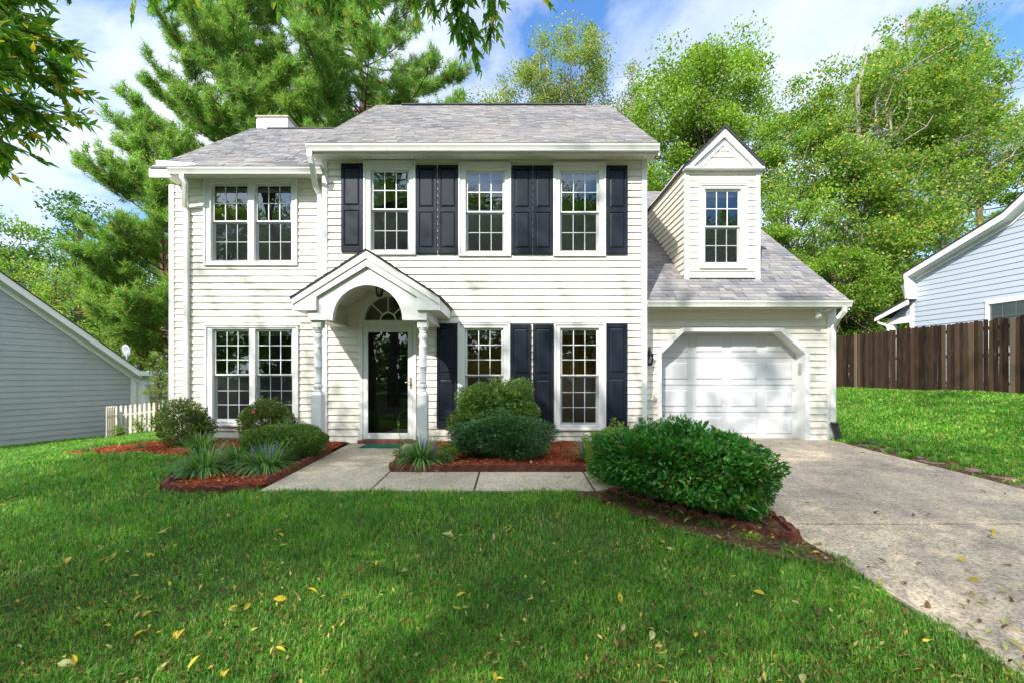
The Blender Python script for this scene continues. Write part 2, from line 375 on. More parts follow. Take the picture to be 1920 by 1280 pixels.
# ---- windows
def window(px0, px1, py0, py1, gl, gy0, gy1, rail, d, rows, parent=house, depth=.10, warm=False, blind=True, hood=True):
    """px outer rect; gl list of (gx0,gx1) glass spans; gy0,gy1 glass top/bottom; rail y"""
    w = empty('window', (0, 0, 0), parent); w.location = (0, -DM, 0)
    x0, x1, z1, z0 = X(px0, d), X(px1, d), Z(py0, d), Z(py1, d)
    gs = [(X(a, d), X(b, d)) for a, b in gl]; gt, gb, rz = Z(gy0, d), Z(gy1, d), Z(rail, d)
    sw = .036
    ix0, ix1 = gs[0][0]-sw, gs[-1][1]+sw; it, ib = gt+sw, gb-sw
    fr = MB(); yf = d - .045
    fr.ring(x0, x1, z0, z1, .035, .035, .035, .035, yf-.012, d+.01)          # outer lip
    fr.ring(x0+.035, x1-.035, z0+.035, z1-.035, ix0-x0-.037, x1-ix1-.037, ib-z0-.037, z1-it-.037, yf+.006, d+.06)
    for a, b in zip(gs, gs[1:]): fr.box(a[1]+sw, b[0]-sw, yf+.004, d+.06, ib, it)
    fr.build('casing', M['trim'], w, .003)
    if hood: MB().box(x0-.012, x1+.012, yf-.022, d+.01, z1+.001, z1+.018).build('head_trim', M['trim'], w)
    for a, b in gs:
        s1 = MB(); s1.ring(a-sw+.001, b+sw-.001, rz-.014, it-.001, sw, sw, .028, sw, d+.012, d+.04)
        s1.build('upper_sash', M['trim'], w, .002)
        s2 = MB(); s2.ring(a-sw+.001, b+sw-.001, ib+.001, rz-.016, sw+.004, sw+.004, sw, .020, d+.042, d+.07)
        s2.build('lower_sash', M['trim'], w, .002)
        for (za, zb, y) in ((rz+.014, gt, d+.026), (gb, rz-.036, d+.056)):
            p = MB(); p.quad((a-.006, y, za-.004), (b+.006, y, za-.004), (b+.006, y, zb+.004), (a-.006, y, zb+.004)); p.build('pane', M['glass'], w)
            m = MB(); nr = rows; t = .0072
            for i in (1, 2):
                x = a + (b-a)*i/3; m.box(x-t, x+t, y-.009, y-.003, za, zb)
            for j in range(1, nr):
                z = za + (zb-za)*j/nr
                for i in range(3):
                    xa = a + (b-a)*i/3 + (t if i else 0); xb = a + (b-a)*(i+1)/3 - (t if i < 2 else 0)
                    m.box(xa, xb, y-.009, y-.003, z-t, z+t)
            m.build('muntin', M['muntin'], w)
        sc = MB(); sc.quad((a-sw*.6, d+.004, ib+.012), (b+sw*.6, d+.004, ib+.012), (b+sw*.6, d+.004, rz-.008), (a-sw*.6, d+.004, rz-.008)); sc.build('insect_screen', M['screen'], w)
        if blind:
            bl = MB()
            for k in range(3): bl.box(a-.01, b+.01, d+.10, d+.125, gt-.03*k-.022, gt-.03*k)
            bl.build('raised_blind', M['blind'], w)
    return (z0+.01, z1-.01, x0+.01, x1-.01)
def op(t): return (t[0], t[1], k_(t[2]), k_(t[3]))
opM = [window(682.6, 780, 306, 479, [(699.5, 764)], 323, 467, 392.5, DM, 2),
       window(860, 958, 309, 481.5, [(877, 942.6)], 325, 469.5, 397, DM, 2),
       window(1037, 1135, 309, 481.5, [(1053.5, 1119)], 325, 469, 397.5, DM, 2),
       window(858.7, 956.5, 606, 805.5, [(876, 940)], 619, 792, 703, DM, 3, warm=True),
       window(1039, 1135.5, 606, 805.5, [(1054, 1118.5)], 619, 792, 703, DM, 3, warm=True)]
opW = [window(384.5, 559, 337, 499, [(401, 463), (482, 544.5)], 349, 487, 415, DW, 2),
       window(387, 561, 611, 798, [(404, 466), (484, 546)], 621, 785, 702, DW, 3)]

# ---- shutters
def shutter(px0, px1, py0, py1, d=DM, splits=(.042,.475,.53,.935)):
    x0, x1, z1, z0 = X(px0, d), X(px1, d), Z(py0, d), Z(py1, d); h = z1-z0; b = HB(); b.o = Vector((0,0,0))
    st = .052; y = d - .036
    b.box(x0, x1, y, d-.002, z0, z1)
    zs = [z1 - s*h for s in splits]
    b.box(x0+.001, x0+st, y-.016, y-.0002, z0+.001, z1-.001); b.box(x1-st, x1-.001, y-.016, y-.0002, z0+.001, z1-.001)
    for a, c in ((z0+.001, zs[3]), (zs[2], zs[1]), (zs[0], z1-.001)): b.box(x0+st, x1-st, y-.0155, y-.0002, a, c)
    for t, bt in ((zs[0], zs[1]), (zs[2], zs[3])): b.panel(x0+st+.006, x1-st-.006, bt+.006, t-.006, y-.001, .013, .030)
    o = b.build('shutter', M['shutter'], house, .0025); return hfix(o)
for s in [(641,681,309,474),(781.3,819.3,312,477),(821.6,860,312,477),(960,998,312.6,477.7),(999.3,1037,312.6,477.7),(1136.5,1175.5,312.6,477.7)]: shutter(*s)
for s in [(819.5,857.5,607.5,801),(957.7,995.5,608.5,801.5),(999,1037.5,608.5,801.5),(1136.3,1175,607,799.5)]: shutter(*s)

# ---- door
DCX = -2.248; dz0 = Z(822, DM); dz1 = Z(614, DM)
cx0, cx1 = X(674.5, DM), X(781, DM)
frz = Z(601, DM); fr_o, fr_i = .52, .425
door = empty('front_door', (0, -DM, 0), house)
b = MB(); b.box(cx0, X(681.5, DM), DM-.045, DM+.08, .0, frz-.02); b.box(X(775, DM), cx1, DM-.045, DM+.08, .0, frz-.02)
b.box(X(681.5, DM), X(775, DM), DM-.047, DM+.08, Z(614.5, DM), frz-.02); b.build('door_casing', M['trim'], door, .004)
b = MB(); sx0, sx1 = X(682, DM), X(774.5, DM)
b.ring(sx0, sx1, dz0, dz1, X(691,DM)-sx0, sx1-X(765.5,DM), .11, .085, DM-.035, DM-.005); b.build('storm_door_frame', M['trim'], door, .004)
b = MB(); b.quad((X(690,DM), DM-.02, dz0+.09), (X(766.5,DM), DM-.02, dz0+.09), (X(766.5,DM), DM-.02, dz1-.08), (X(690,DM), DM-.02, dz1-.08)); b.build('storm_door_pane', M['doorglass'], door)
b = MB(); b.box(sx0, sx1, DM+.07, DM+.11, .02, dz1)
for i in range(2):
    a = sx0+.12+i*.38; 
    for (za, zb) in ((.12,.75),(.85,1.5),(1.6,1.95)): b.panel(a, a+.30, za, zb, DM+.069, .014, .04)
b.build('inner_door', M['darkdoor'], door)
kn = MB(); kn.lathe((0,0,0), [(.0,-.0),(.032,.0),(.035,.02),(.02,.05),(0,.055)], 12)
ko = kn.build('door_knocker', M['brass'], door); ko.location = (DCX-.02, DM+.065, 1.62); ko.rotation_euler = (R(90),0,0)
b = MB(); hx = X(771, DM); hz = Z(717, DM)
b.box(hx-.014, hx+.014, DM-.047, DM-.035, hz-.10, hz+.10); b.tube([(hx, DM-.047, hz+.01), (hx, DM-.085, hz+.01), (hx-.09, DM-.09, hz+.012)], .008, 8); b.build('door_handle', M['brass'], door, .003)
b = MB(); b.box(cx0-.0, cx1+.0, DM-.13, DM+.05, -.02, dz0-.012)
b.build('door_sill', M['brickstep'], door, .006)
# ---- fanlight
fan = empty('fanlight', (0, -DM, 0), house)
def arc_pts(r0, r1, z, n=24):
    L0 = []
    for i in range(n+1):
        a = math.pi*i/n; L0.append((DCX - r1*math.cos(a), z + r1*math.sin(a)))
    for i in range(n, -1, -1):
        a = math.pi*i/n; L0.append((DCX - r0*math.cos(a), z + r0*math.sin(a)))
    return L0
def arcband(mb, r0, r1, z, y0, y1, n=24):
    P = []
    for i in range(n+1):
        a = math.pi*i/n; c, s = math.cos(a), math.sin(a)
        P += [(DCX-r1*c, y0, z+r1*s), (DCX-r0*c, y0, z+r0*s), (DCX-r1*c, y1, z+r1*s), (DCX-r0*c, y1, z+r0*s)]
    fs = []
    for i in range(n):
        k = 4*i; fs += [(k, k+4, k+5, k+1), (k+2, k+3, k+7, k+6), (k, k+2, k+6, k+4), (k+1, k+5, k+7, k+3)]
    fs += [(0,1,3,2), (4*n, 4*n+2, 4*n+3, 4*n+1)]
    mb.add(P, fs); return mb
b = arcband(MB(), fr_i, fr_o, frz, DM-.045, DM+.06); b.box(DCX-fr_o, DCX+fr_o, DM-.046, DM+.06, frz-.0195, frz-.0005); b.build('fanlight_casing', M['trim'], fan)
b = arcband(MB(), .125, .152, frz, DM-.02, DM+.0)
for a in (45, 90, 135):
    c, s = math.cos(R(a)), math.sin(R(a)); p = Vector((DCX+.15*c, DM-.011, frz+.15*s)); q = Vector((DCX+.43*c, DM-.011, frz+.43*s))
    b.tube([p, q], .01, rect=(.02,.018))
b.build('fanlight_muntin', M['trim'], fan)
b = MB(); b.add([(DCX - fr_i*math.cos(math.pi*i/24), DM+.004, frz + fr_i*math.sin(math.pi*i/24)) for i in range(25)], [tuple(range(25))]); b.build('fanlight_pane', M['glass'], fan)

opM2 = [op(t) for t in opM]
opM2 += [(0, frz, k_(cx0+.01), k_(cx1-.01)),
         (frz, frz+fr_o-.02, lambda z: DCX-math.sqrt(max(0, (fr_o-.01)**2-(z-frz)**2)), lambda z: DCX+math.sqrt(max(0, (fr_o-.01)**2-(z-frz)**2)))]
mL, mR = X(605, DM), X(1212.5, DM)
TOPM = 5.13
lap('front_siding', (0, DM, 0), (1,0,0), (0,-1,0), .02, TOPM, k_(mL+.09), k_(mR-.09), M['siding'], house, openings=opM2).location = (0,-DM,0)
def corner(x0, x1, y, z0, z1, back=None):
    b = MB(); b.box(x0, x1, y-.036, y if back is None else back, z0, z1); return hfix(b.build('corner_post', M['trim'], house, .004))
corner(mL, mL+.095, DM, .01, TOPM, DW+.3); corner(mR-.095, mR, DM, .01, TOPM, DG+.05)
b = MB(); b.box(mL+.09, mR-.09, DM-.02, DM+.0, TOPM-.06, TOPM); hfix(b.build('frieze_board', M['soffit'], house))

# ---- left wing
wL, wR = X(346, DW), mL+.04
TOPW = Z(336.5, DW)
lap('wing_siding', (0, DW, 0), (1,0,0), (0,-1,0), -.06, TOPW, k_(wL+.09), k_(wR), M['siding'], house, openings=[op(t) for t in opW]).location = (0,-DM,0)
corner(wL, wL+.095, DW, -.3, TOPW, DS+.03)
corner(mL-.16, mL-.06, DW, -.05, TOPW, DW+.05)
sL = X(318.7, DS)
lap('bump_out_siding', (0, DS, 0), (1,0,0), (0,-1,0), -.24, TOPW+.02, k_(sL+.09), k_(wL+.02), M['siding'], house).location = (0,-DM,0)
corner(sL, sL+.1, DS, -.42, TOPW+.03, DS+4.2)

# ---- garage wing
gL, gR = mR-.02, X(1565.5, DG)
TOPG = Z(580, DG)
oxl, oxr = X(1239.5, DG), X(1508, DG); otz = Z(621.7, DG); ocz = Z(662.5, DG); chl, chr_ = .43, .47
def ol(z): return oxl + (chl*(z-ocz)/(otz-ocz) if z > ocz else 0)
def orr(z): return oxr - (chr_*(z-ocz)/(otz-ocz) if z > ocz else 0)
lap('garage_siding', (0, DG, 0), (1,0,0), (0,-1,0), .0, TOPG, k_(gL), k_(gR-.16), M['siding'], house, openings=[(-1, ocz, ol, orr), (ocz, otz, ol, orr)]).location = (0,-DM,0)
corner(gR-.165, gR, DG, -.01, TOPG, DG+4.6)
b = MB(); tw = .082; y0, y1 = DG-.04, DG+.30
# octagonal surround: verticals, chamfers, head, with deep reveal
inn = [(oxl, -.02), (oxl, ocz), (oxl+chl, otz), (oxr-chr_, otz), (oxr, ocz), (oxr, -.02)]
out = [(oxl-tw, -.02), (oxl-tw, ocz+.035), (oxl+chl-.035, otz+tw), (oxr-chr_+.035, otz+tw), (oxr+tw, ocz+.035), (oxr+tw, -.02)]
for i in range(5):
    a, c, d_, e = inn[i], inn[i+1], out[i+1], out[i]
    P = [(p[0], yy, p[1]) for yy in (y0, y1) for p in (a, c, d_, e)]
    b.add(P, [(0,1,2,3), (7,6,5,4), (0,4,5,1), (2,6,7,3)])
b.add([(p[0], y0, p[1]) for p in (inn[0], out[0])] + [(p[0], y1, p[1]) for p in (out[0], inn[0])], [(0,1,2,3)])
hfix(b.build('garage_surround', M['trim'], house))
gd = empty('garage_door', (0, -DM, 0), house); DD = DG+.27
gx0, gx1 = oxl-.02, oxr+.02; sec = .533; gb = Z(823, DD)
for s_ in range(4):
    b = MB(); za = gb+.004 + s_*sec; zb = gb + (s_+1)*sec - .005
    b.box(gx0, gx1, DD, DD+.04, za, zb)
    for c in range(4):
        pw = (oxr-oxl)/4; xa = oxl + c*pw + .085
        # sunk border then raised field
        b.panel(xa, xa+pw-.155, za+.10, zb-.09, DD-.001, -.0, .012)
        b.panel(xa+.004, xa+pw-.159, za+.104, zb-.094, DD-.0015, .016, .022)
    b.build('door_section', M['garage'], gd, .002)
b = MB(); b.box(gx0, gx1, DD+.005, DD+.035, gb-.02, gb+.003); b.build('bottom_seal', M['black'], gd)
b = MB(); b.box(gx0-.1, gx1+.1, DD+.05, DD+.06, -.05, 2.5); b.build('garage_backing', M['room'], gd)

# ---- eaves, gutters, soffits
def gutter(x0, x1, yfront, ztop, name='gutter'):
    y = yfront; z = ztop
    prof = [(y, z), (y+.012, z-.012), (y+.012, z-.035), (y+.03, z-.065), (y+.045, z-.10), (y+.045, z-.115), (y+.125, z-.115), (y+.125, z-.004)]
    b = MB(); b.exx(prof, x0, x1); return hfix(b.build(name, M['gutter'], house))
def soffit(x0, x1, y0, y1, z, w=.085):
    b = MB(); x = x0
    while x < x1:
        b.box(x+.0025, min(x+w, x1)-.0025, y0, y1, z, z+.012); x += w
    b.box(x0, x1, y0, y1, z+.014, z+.02); return hfix(b.build('soffit', M['soffit'], house))
def fascia(x0, x1, y, z0, z1):
    b = MB(); b.box(x0, x1, y, y+.02, z0, z1); return hfix(b.build('fascia', M['gutter'], house, .003))
# main
EM = DM-.34; gzm = 5.225
gutter(X(571.5, EM-.127), X(1238, EM-.127), EM-.127, gzm)
fascia(mL-.10, mR+.10, EM, 5.085, gzm-.01); soffit(mL-.10, mR+.10, EM+.02, DM+.05, 5.125)
# wing
EW = DW-.34; gzw = Z(311.5, EW-.127); swz = TOPW-.005
wx0 = X(312, EW-.127)
gutter(wx0, mL+.02, EW-.127, gzw); fascia(wx0+.04, mL, EW, swz-.035, gzw-.01); soffit(wx0+.04, mL, EW+.02, DW+.05, swz)
# garage
EG = DG-.34; gzg = Z(562.5, EG-.127); gex = X(1601, EG-.127); sgz = TOPG-.005
gutter(mR+.0, gex, EG-.127, gzg); fascia(mR+.0, gex-.02, EG, sgz-.03, gzg-.01); soffit(mR, gex-.02, EG+.02, DG+.05, sgz)

# ---- roofs
def roof(x0, x1, ye, ze, slope, run, seed, front=True):
    """gable roof with ridge parallel to x: shingled front, plain rear"""
    o = shingles(None, k_(x0), k_(x1), ye, ze, slope, run, 'roof', house, seed=seed); hfix(o)
    yr, zr = ye+run, ze+slope*run
    b = MB(); t = .10
    b.add([(x0,ye+.01,ze-.012),(x1,ye+.01,ze-.012),(x1,yr,zr-.006),(x0,yr,zr-.006),(x1,yr+run,ze-.012),(x0,yr+run,ze-.012)],
          [(0,1,2,3),(3,2,4,5)])
    b.add([(x0,ye+.01,ze-.012-t),(x1,ye+.01,ze-.012-t),(x1,yr,zr-.006-t),(x0,yr,zr-.006-t),(x1,yr+run,ze-.012-t),(x0,yr+run,ze-.012-t)],
          [(3,2,1,0),(5,4,2,3)])
    o2 = hfix(b.build('roof_deck', M['shingle'], house)); return yr, zr
def rake(x, ye, ze, slope, run, side, w=.17, dx=.028):
    """white rake board along both slopes at gable end x"""
    b = MB(); xa, xb = (x+.004, x+dx+.004) if side < 0 else (x-dx-.004, x-.004)
    yr, zr = ye+run, ze+slope*run
    for (a, za, c, zc) in ((ye, ze, yr, zr), (yr, zr, yr+run, ze)):
        b.add([(xx, yy, zz) for xx in (xa, xb) for (yy, zz) in ((a, za-.02-w), (c, zc-.02-w), (c, zc-.008), (a, za-.008))],
              [(0,1,2,3),(7,6,5,4),(0,4,5,1),(2,6,7,3),(1,5,6,2),(0,3,7,4)])
    return hfix(b.build('rake_board', M['trim'], house))
SL = .757
ym, zm = roof(mL-.12, mR+.12, EM-.05, gzm-.0, SL, 12.0-EM+.05, 3)
rake(mL-.12, EM-.05, gzm, SL, 12.0-EM+.05, -1); rake(mR+.12, EM-.05, gzm, SL, 12.0-EM+.05, 1)
b = MB(); b.exx([(ym-.16, zm-.07), (ym-.15, zm-.035), (ym, zm+.05), (ym+.15, zm-.035), (ym+.16, zm-.07)], X(755, ym), X(1097, ym)); hfix(b.build('ridge_vent', M['darkroof'], house))
# gable end walls (main)
def gable_wall(x, y0, y1, ztop, ridge_z, nx, name, zb=-.3, mat_='siding'):
    yr = (y0+y1)/2
    sl = lambda z: y0 + (0 if z < ztop else (z-ztop)/(ridge_z-ztop)*(yr-y0))
    sr = lambda z: y1 - (0 if z < ztop else (z-ztop)/(ridge_z-ztop)*(y1-yr))
    o = lap(name, (x, 0, 0), (0,1,0), (nx,0,0), zb, ridge_z-.05, sl, sr, M[mat_], house, course=.127); hfix(o)
gable_wall(mR-.03, DM, 2*ym-DM, 5.15, zm-.2, 1, 'side_siding')
gable_wall(mL+.03, DM, 2*ym-DM, 5.15, zm-.2, -1, 'side_siding')
# wing roof
wrx = X(287, EW+.05); runW = X(474, 1)*0 + 3.28
yw, zw = roof(wrx, mL-.06, EW-.05, gzw-.005, SL, runW+.02, 5)
rake(wrx, EW-.05, gzw, SL, runW+.02, -1, .15)
gable_wall(wL+.03, DW, 2*yw-DW, TOPW, zw-.2, -1, 'side_siding')
b = MB(); b.exx([(yw-.13, zw-.07), (yw-.12, zw-.03), (yw, zw+.035), (yw+.12, zw-.03), (yw+.13, zw-.07)], X(505, yw), mL); hfix(b.build('ridge_vent', M['darkroof'], house))
b = MB(); b.box(wrx+.002, wx0+.03, EW-.048, EW-.03, gzw-.17, gzw-.022); hfix(b.build('fascia', M['trim'], house))
# boxed eave return at the far left: fascia stub, sloping soffit, diverter flashing
fx0, fx1 = X(286.5, EW+.06), X(316, EW+.06); zt, zb_ = Z(309.5, EW+.06), Z(320, EW+.06)
b = MB(); b.box(fx0, wL+.05, EW+.05, DS+1.2, zb_-.0, zt-.01)
b.add([(fx0, EW+.05, zb_-.001), (wL+.04, EW+.05, zb_-.001), (wL+.04, EW+.05, TOPW-.01), (fx0+.25, EW+.06, TOPW+.0),
       (fx0, DS+1.2, zb_-.001), (wL+.04, DS+1.2, zb_-.001), (wL+.04, DS+1.2, TOPW-.01), (fx0+.25, DS+1.2, TOPW)],
      [(0,1,2,3),(7,6,5,4),(0,3,7,4),(2,6,7,3)])
hfix(b.build('eave_return', M['trim'], house, .004))
b = MB(); a0, a1 = X(289, EW-.02), X(358, EW-.02); zq = Z(303, EW-.02)
b.add([(a0, EW+.02, zq-.055), (a1, EW+.12, zq-.02), (a1-.05, EW+.12, zq+.035), (a0, EW+.02, zq+.045)], [(0,1,2,3)])
b.add([(a0, EW+.04, zq-.055), (a1, EW+.14, zq-.02), (a1-.05, EW+.14, zq+.035), (a0, EW+.04, zq+.045)], [(3,2,1,0)])
hfix(b.build('gutter_flashing', M['plasticwhite'], house))
# garage roof
yg_run = 13.86-EG+.05
yg, zg = roof(mR-.0, gex-.01, EG-.05, gzg-.005, .755, yg_run, 9)
rake(gex-.01, EG-.05, gzg, .755, yg_run, 1, .15)
gable_wall(gR-.03, DG, 2*yg-DG, TOPG, zg-.25, 1, 'side_siding')
# chimney
dc = yw+.35; b = MB(); c0, c1 = X(482, dc), X(539, dc); ct = Z(218.5, dc)
b.box(c0, c1, dc, dc+1.0, zw-1.0, ct-.02); chim = hfix(b.build('chimney', M['trim'], house, .006))
b = MB(); b.ring(c0-.01, c1+.01, zw-.3, ct-.09, .12, .12, .1, .07, dc-.015, dc-.002); b.build('chimney_panel', M['trim'], chim, .003)
b = MB(); b.box(c0-.03, c1+.03, dc-.03, dc+1.03, ct-.02, ct+.012); b.build('chimney_cap', noisy('rusty_cap', (.55,.50,.42), (.45,.16,.05), 4, .6), chim)
# ---- dormer
DD1 = 8.96; dx0, dx1 = X(1283.5, DD1), X(1424.5, DD1); dzb = Z(523, DD1); dze = Z(317, DD1)
dorm = empty('dormer', (0, -DM, 0), house)
opD = window(1309.5, 1400, 346.5, 504.5, [(1324, 1384.5)], 359, 491, 425, DD1, 2)
rz_ = lambda y: gzg + .755*(y-(EG-.05))
lap('dormer_front_siding', (0, DD1, 0), (1,0,0), (0,-1,0), dzb+.02, dze-.02, k_(dx0+.08), k_(dx1-.08), M['siding'], dorm, openings=[op(opD)])
b = MB(); b.box(dx0, dx0+.085, DD1-.025, DD1+.06, dzb-.02, dze); b.box(dx1-.085, dx1, DD1-.025, DD1+.06, dzb-.02, dze)
b.box(dx0+.086, dx1-.086, DD1-.024, DD1+.02, dze-.09, dze); b.build('dormer_trim', M['trim'], dorm, .003)
for xx, nx in ((dx0+.01, -1), (dx1-.01, 1)):
    lap('dormer_side_siding', (xx, 0, 0), (0,1,0), (nx,0,0), dzb-.05, dze+.1, k_(DD1+.02), lambda z: EG-.05+(z-gzg)/.755 + .02, M['siding'], dorm)
dcx = (dx0+dx1)/2 ; pkz = Z(233, DD1-.13); ez = Z(309, DD1-.13); hw = .775; yf = DD1-.14; yb = 12.7
sl_d = (pkz-ez)/hw
# tiled planes of the dormer roof
for sgn in (-1, 1):
    V = []; Fq = []; r = random.Random(20+sgn); n = 8; ln = math.hypot(hw, pkz-ez); c = hw/ln; s_ = (pkz-ez)/ln
    for i in range(n):
        u0 = i*ln/n; u1 = min(ln, u0+ln/n*1.2); y = yf
        while y < yb:
            w = r.uniform(.15,.34); a, e = y, min(y+w-.004, yb); k = len(V); th = .012*r.choice([.7,1,1.4])
            def P(yy, u, h): return (dcx + sgn*(hw - u*c + h*s_), yy, ez + u*s_ + h*c)
            V += [P(a,u0,th), P(e,u0,th), P(e,u1,.002), P(a,u1,.002), P(a,u0,0), P(e,u0,0)]
            Fq += [(k,k+1,k+2,k+3),(k+4,k+5,k+1,k)]; y += w
    link('dormer_roof', npmesh('dormer_roof', np.array(V), np.array(Fq), M['shingle']), dorm)
b = MB()
for sgn in (-1, 1):
    b.prism([(0, pkz-.004), (sgn*hw, ez-.004), (sgn*hw, ez-.05), (0, pkz-.06)], lambda p, k: (dcx+p[0], (yf+.002, yb)[k], p[1]))
b.build('dormer_roof_deck', M['darkroof'], dorm)
b = MB(); w = .11                                   # pediment
for sgn in (-1, 1):
    b.prism([(0, pkz-.06), (sgn*(hw-.005), ez-.045), (sgn*(hw-.005), ez-.065), (sgn*(hw-.11), ez-.065), (0, pkz-.06-w*1.5)], lambda p, k: (dcx+p[0], (yf+.03, DD1-.03)[k], p[1]))
    b.prism([(0, pkz-.06-w*1.5), (sgn*(hw-.15), ez-.066), (sgn*(hw-.30), ez-.066), (0, pkz-.30-w*.6)], lambda p, k: (dcx+p[0], (DD1-.05, DD1-.02)[k], p[1]))
b.box(dcx-hw, dcx+hw, yf+.01, DD1+.02, dze-.005, ez-.068); b.build('pediment_trim', M['trim'], dorm)
lap('pediment_siding', (dcx, DD1-.01, 0), (1,0,0), (0,-1,0), ez-.06, pkz-.2, lambda z: -(pkz-.2-z)/sl_d, lambda z: (pkz-.2-z)/sl_d, M['siding'], dorm, course=.127)
b = MB(); b.prism([(0, pkz-.1), (hw-.05, ez-.06), (-(hw-.05), ez-.06)], lambda p, k: (dcx+p[0], (DD1+.0, DD1+.03)[k], p[1])); b.build('pediment_back', M['siding'], dorm)

# ---- portico
por = empty('portico', (0, -DM, 0), house)
PF = 7.05; PA = 7.10; psl = None
pk = Z(467.5, PF); et = Z(556, PF); PHW = 1.14; psl = (pk-et)/PHW; PX = DCX-.01
def zroof(x): return pk - psl*abs(x)
V = []; Fq = []
for sgn in (-1, 1):
    r = random.Random(40+sgn); ln = math.hypot(PHW+.03, psl*(PHW+.03)); c = 1/math.hypot(1, psl); s_ = psl*c; n = 9
    for i in range(n):
        u0 = i*ln/n; u1 = min(ln, u0+ln/n*1.2); y = PF-.03
        while y < DM:
            w = r.uniform(.15,.34); a, e = y, min(y+w-.004, DM); k = len(V); th = .012*r.choice([.7,1,1.4])
            def P(yy, u, h): return (PX + sgn*((PHW+.03) - u*c + h*s_), yy, zroof(PHW+.03) + u*s_ + h*c)
            V += [P(a,u0,th), P(e,u0,th), P(e,u1,.002), P(a,u1,.002), P(a,u0,0), P(e,u0,0)]
            Fq += [(k,k+1,k+2,k+3),(k+4,k+5,k+1,k)]; y += w
link('portico_roof', npmesh('portico_roof', np.array(V), np.array(Fq), M['shingle']), por)
b = MB()
for sgn in (-1, 1):
    b.prism([(0, pk-.003), (sgn*(PHW+.03), zroof(PHW+.03)-.003), (sgn*(PHW+.03), zroof(PHW+.03)-.022), (0, pk-.022)], lambda p, k: (PX+p[0], (PF-.03, DM)[k], p[1]))
b.build('portico_roof_deck', M['darkroof'], por)
b = MB(); fw1, fw2 = .10, .19
for sgn in (-1, 1):
    b.prism([(0, pk-.024), (sgn*PHW, et-.024), (sgn*PHW, et-.024-fw1), (0, pk-.024-fw1*1.15)], lambda p, k: (PX+p[0], (PF-.018, PF+.0)[k], p[1]))
    b.prism([(0, pk-.03), (sgn*PHW, et-.03), (sgn*PHW, et-.03-fw2), (0, pk-.03-fw2*1.2)], lambda p, k: (PX+p[0], (PF+.001, PF+.028)[k], p[1]))
    # eave side fascia back to the wall
    xa, xb = sorted((PX+sgn*PHW, PX+sgn*(PHW-.02)))
    b.box(xa, xb, PF+.03, DM-.03, et-.024-fw2, et-.03)
b.build('portico_fascia', M['trim'], por, .003)
# boxed returns under the eaves and soffit
zr_ = Z(574.5, PF)
for sgn in (-1, 1):
    b = MB()
    xo = PHW-.005; xi = PHW-.36
    b.prism([(sgn*xo, et-.024-fw2), (sgn*xi, zroof(xi)-.03-fw2*1.05), (sgn*xi, zr_-.06), (sgn*xo, zr_-.06)], lambda p, k: (PX+p[0], (PF+.004, PF+.05)[k], p[1]))
    xa, xb = sorted((PX+sgn*(PHW-.02), PX+sgn*.92)); b.box(xa, xb, PF+.051, DM-.03, zr_-.058, zr_-.04)
    b.build('eave_return', M['trim'], por, .002)
# arch board
ar, az = .545, Z(600, PA); xs = []
def zt_(x): return zroof(x)-.03
W2 = .925
for i in range(9): x = -W2+(W2-ar)*i/8; xs.append((PX+x, az, zt_(x)))
for i in range(41):
    a = math.pi*i/40; x = -ar*math.cos(a); xs.append((PX+x, az+ar*math.sin(a)*1.0, zt_(x)))
for i in range(9): x = ar+(W2-ar)*i/8; xs.append((PX+x, az, zt_(x)))
b = MB(); b.plate(xs, None, None, PA, PA+.10); b.build('arch_board', M['trim'], por)
# side beams and lined ceiling
b = MB()
for sgn in (-1, 1):
    xa, xb = sorted((PX+sgn*.80, PX+sgn*.925)); b.box(xa, xb, PA+.101, DM-.03, az+.04, az+.32)
    xa, xb = sorted((PX+sgn*.72, PX+sgn*.95)); b.box(xa, xb, PA+.101, DM-.03, az+.0, az+.039)
b.build('side_beam', M['trim'], por, .003)
prof = [(-.785,2.142),(-.785,2.46),(-.34,2.757),(.34,2.757),(.785,2.46),(.785,2.142)]
b = MB()
for (p, q) in zip(prof, prof[1:]):
    ln = math.hypot(q[0]-p[0], q[1]-p[1]); n = max(2, round(ln/.10)); 
    for i in range(n):
        t0, t1 = (i+.03)/n, (i+.97)/n
        A = [(PX+p[0]+(q[0]-p[0])*t, p[1]+(q[1]-p[1])*t) for t in (t0, t1)]
        b.add([(A[0][0], PA+.1, A[0][1]), (A[1][0], PA+.1, A[1][1]), (A[1][0], DM-.02, A[1][1]), (A[0][0], DM-.02, A[0][1])], [(0,1,2,3)])
    nx, nz = (q[1]-p[1])/ln*-.006, (q[0]-p[0])/ln*.006
    b.add([(PX+p[0]+nx, PA+.1, p[1]+nz), (PX+q[0]+nx, PA+.1, q[1]+nz), (PX+q[0]+nx, DM-.02, q[1]+nz), (PX+p[0]+nx, DM-.02, p[1]+nz)], [(0,1,2,3)])
b.build('porch_ceiling', M['soffit'], por)
b = MB()   # fascia trim where the ceiling meets the wall
for (p, q) in zip(prof, prof[1:]): b.tube([(PX+p[0]*.985, DM-.04, p[1]-.012), (PX+q[0]*.985, DM-.04, q[1]-.012)], .01, rect=(.03,.022))
b.build('ceiling_trim', M['soffit'], por)
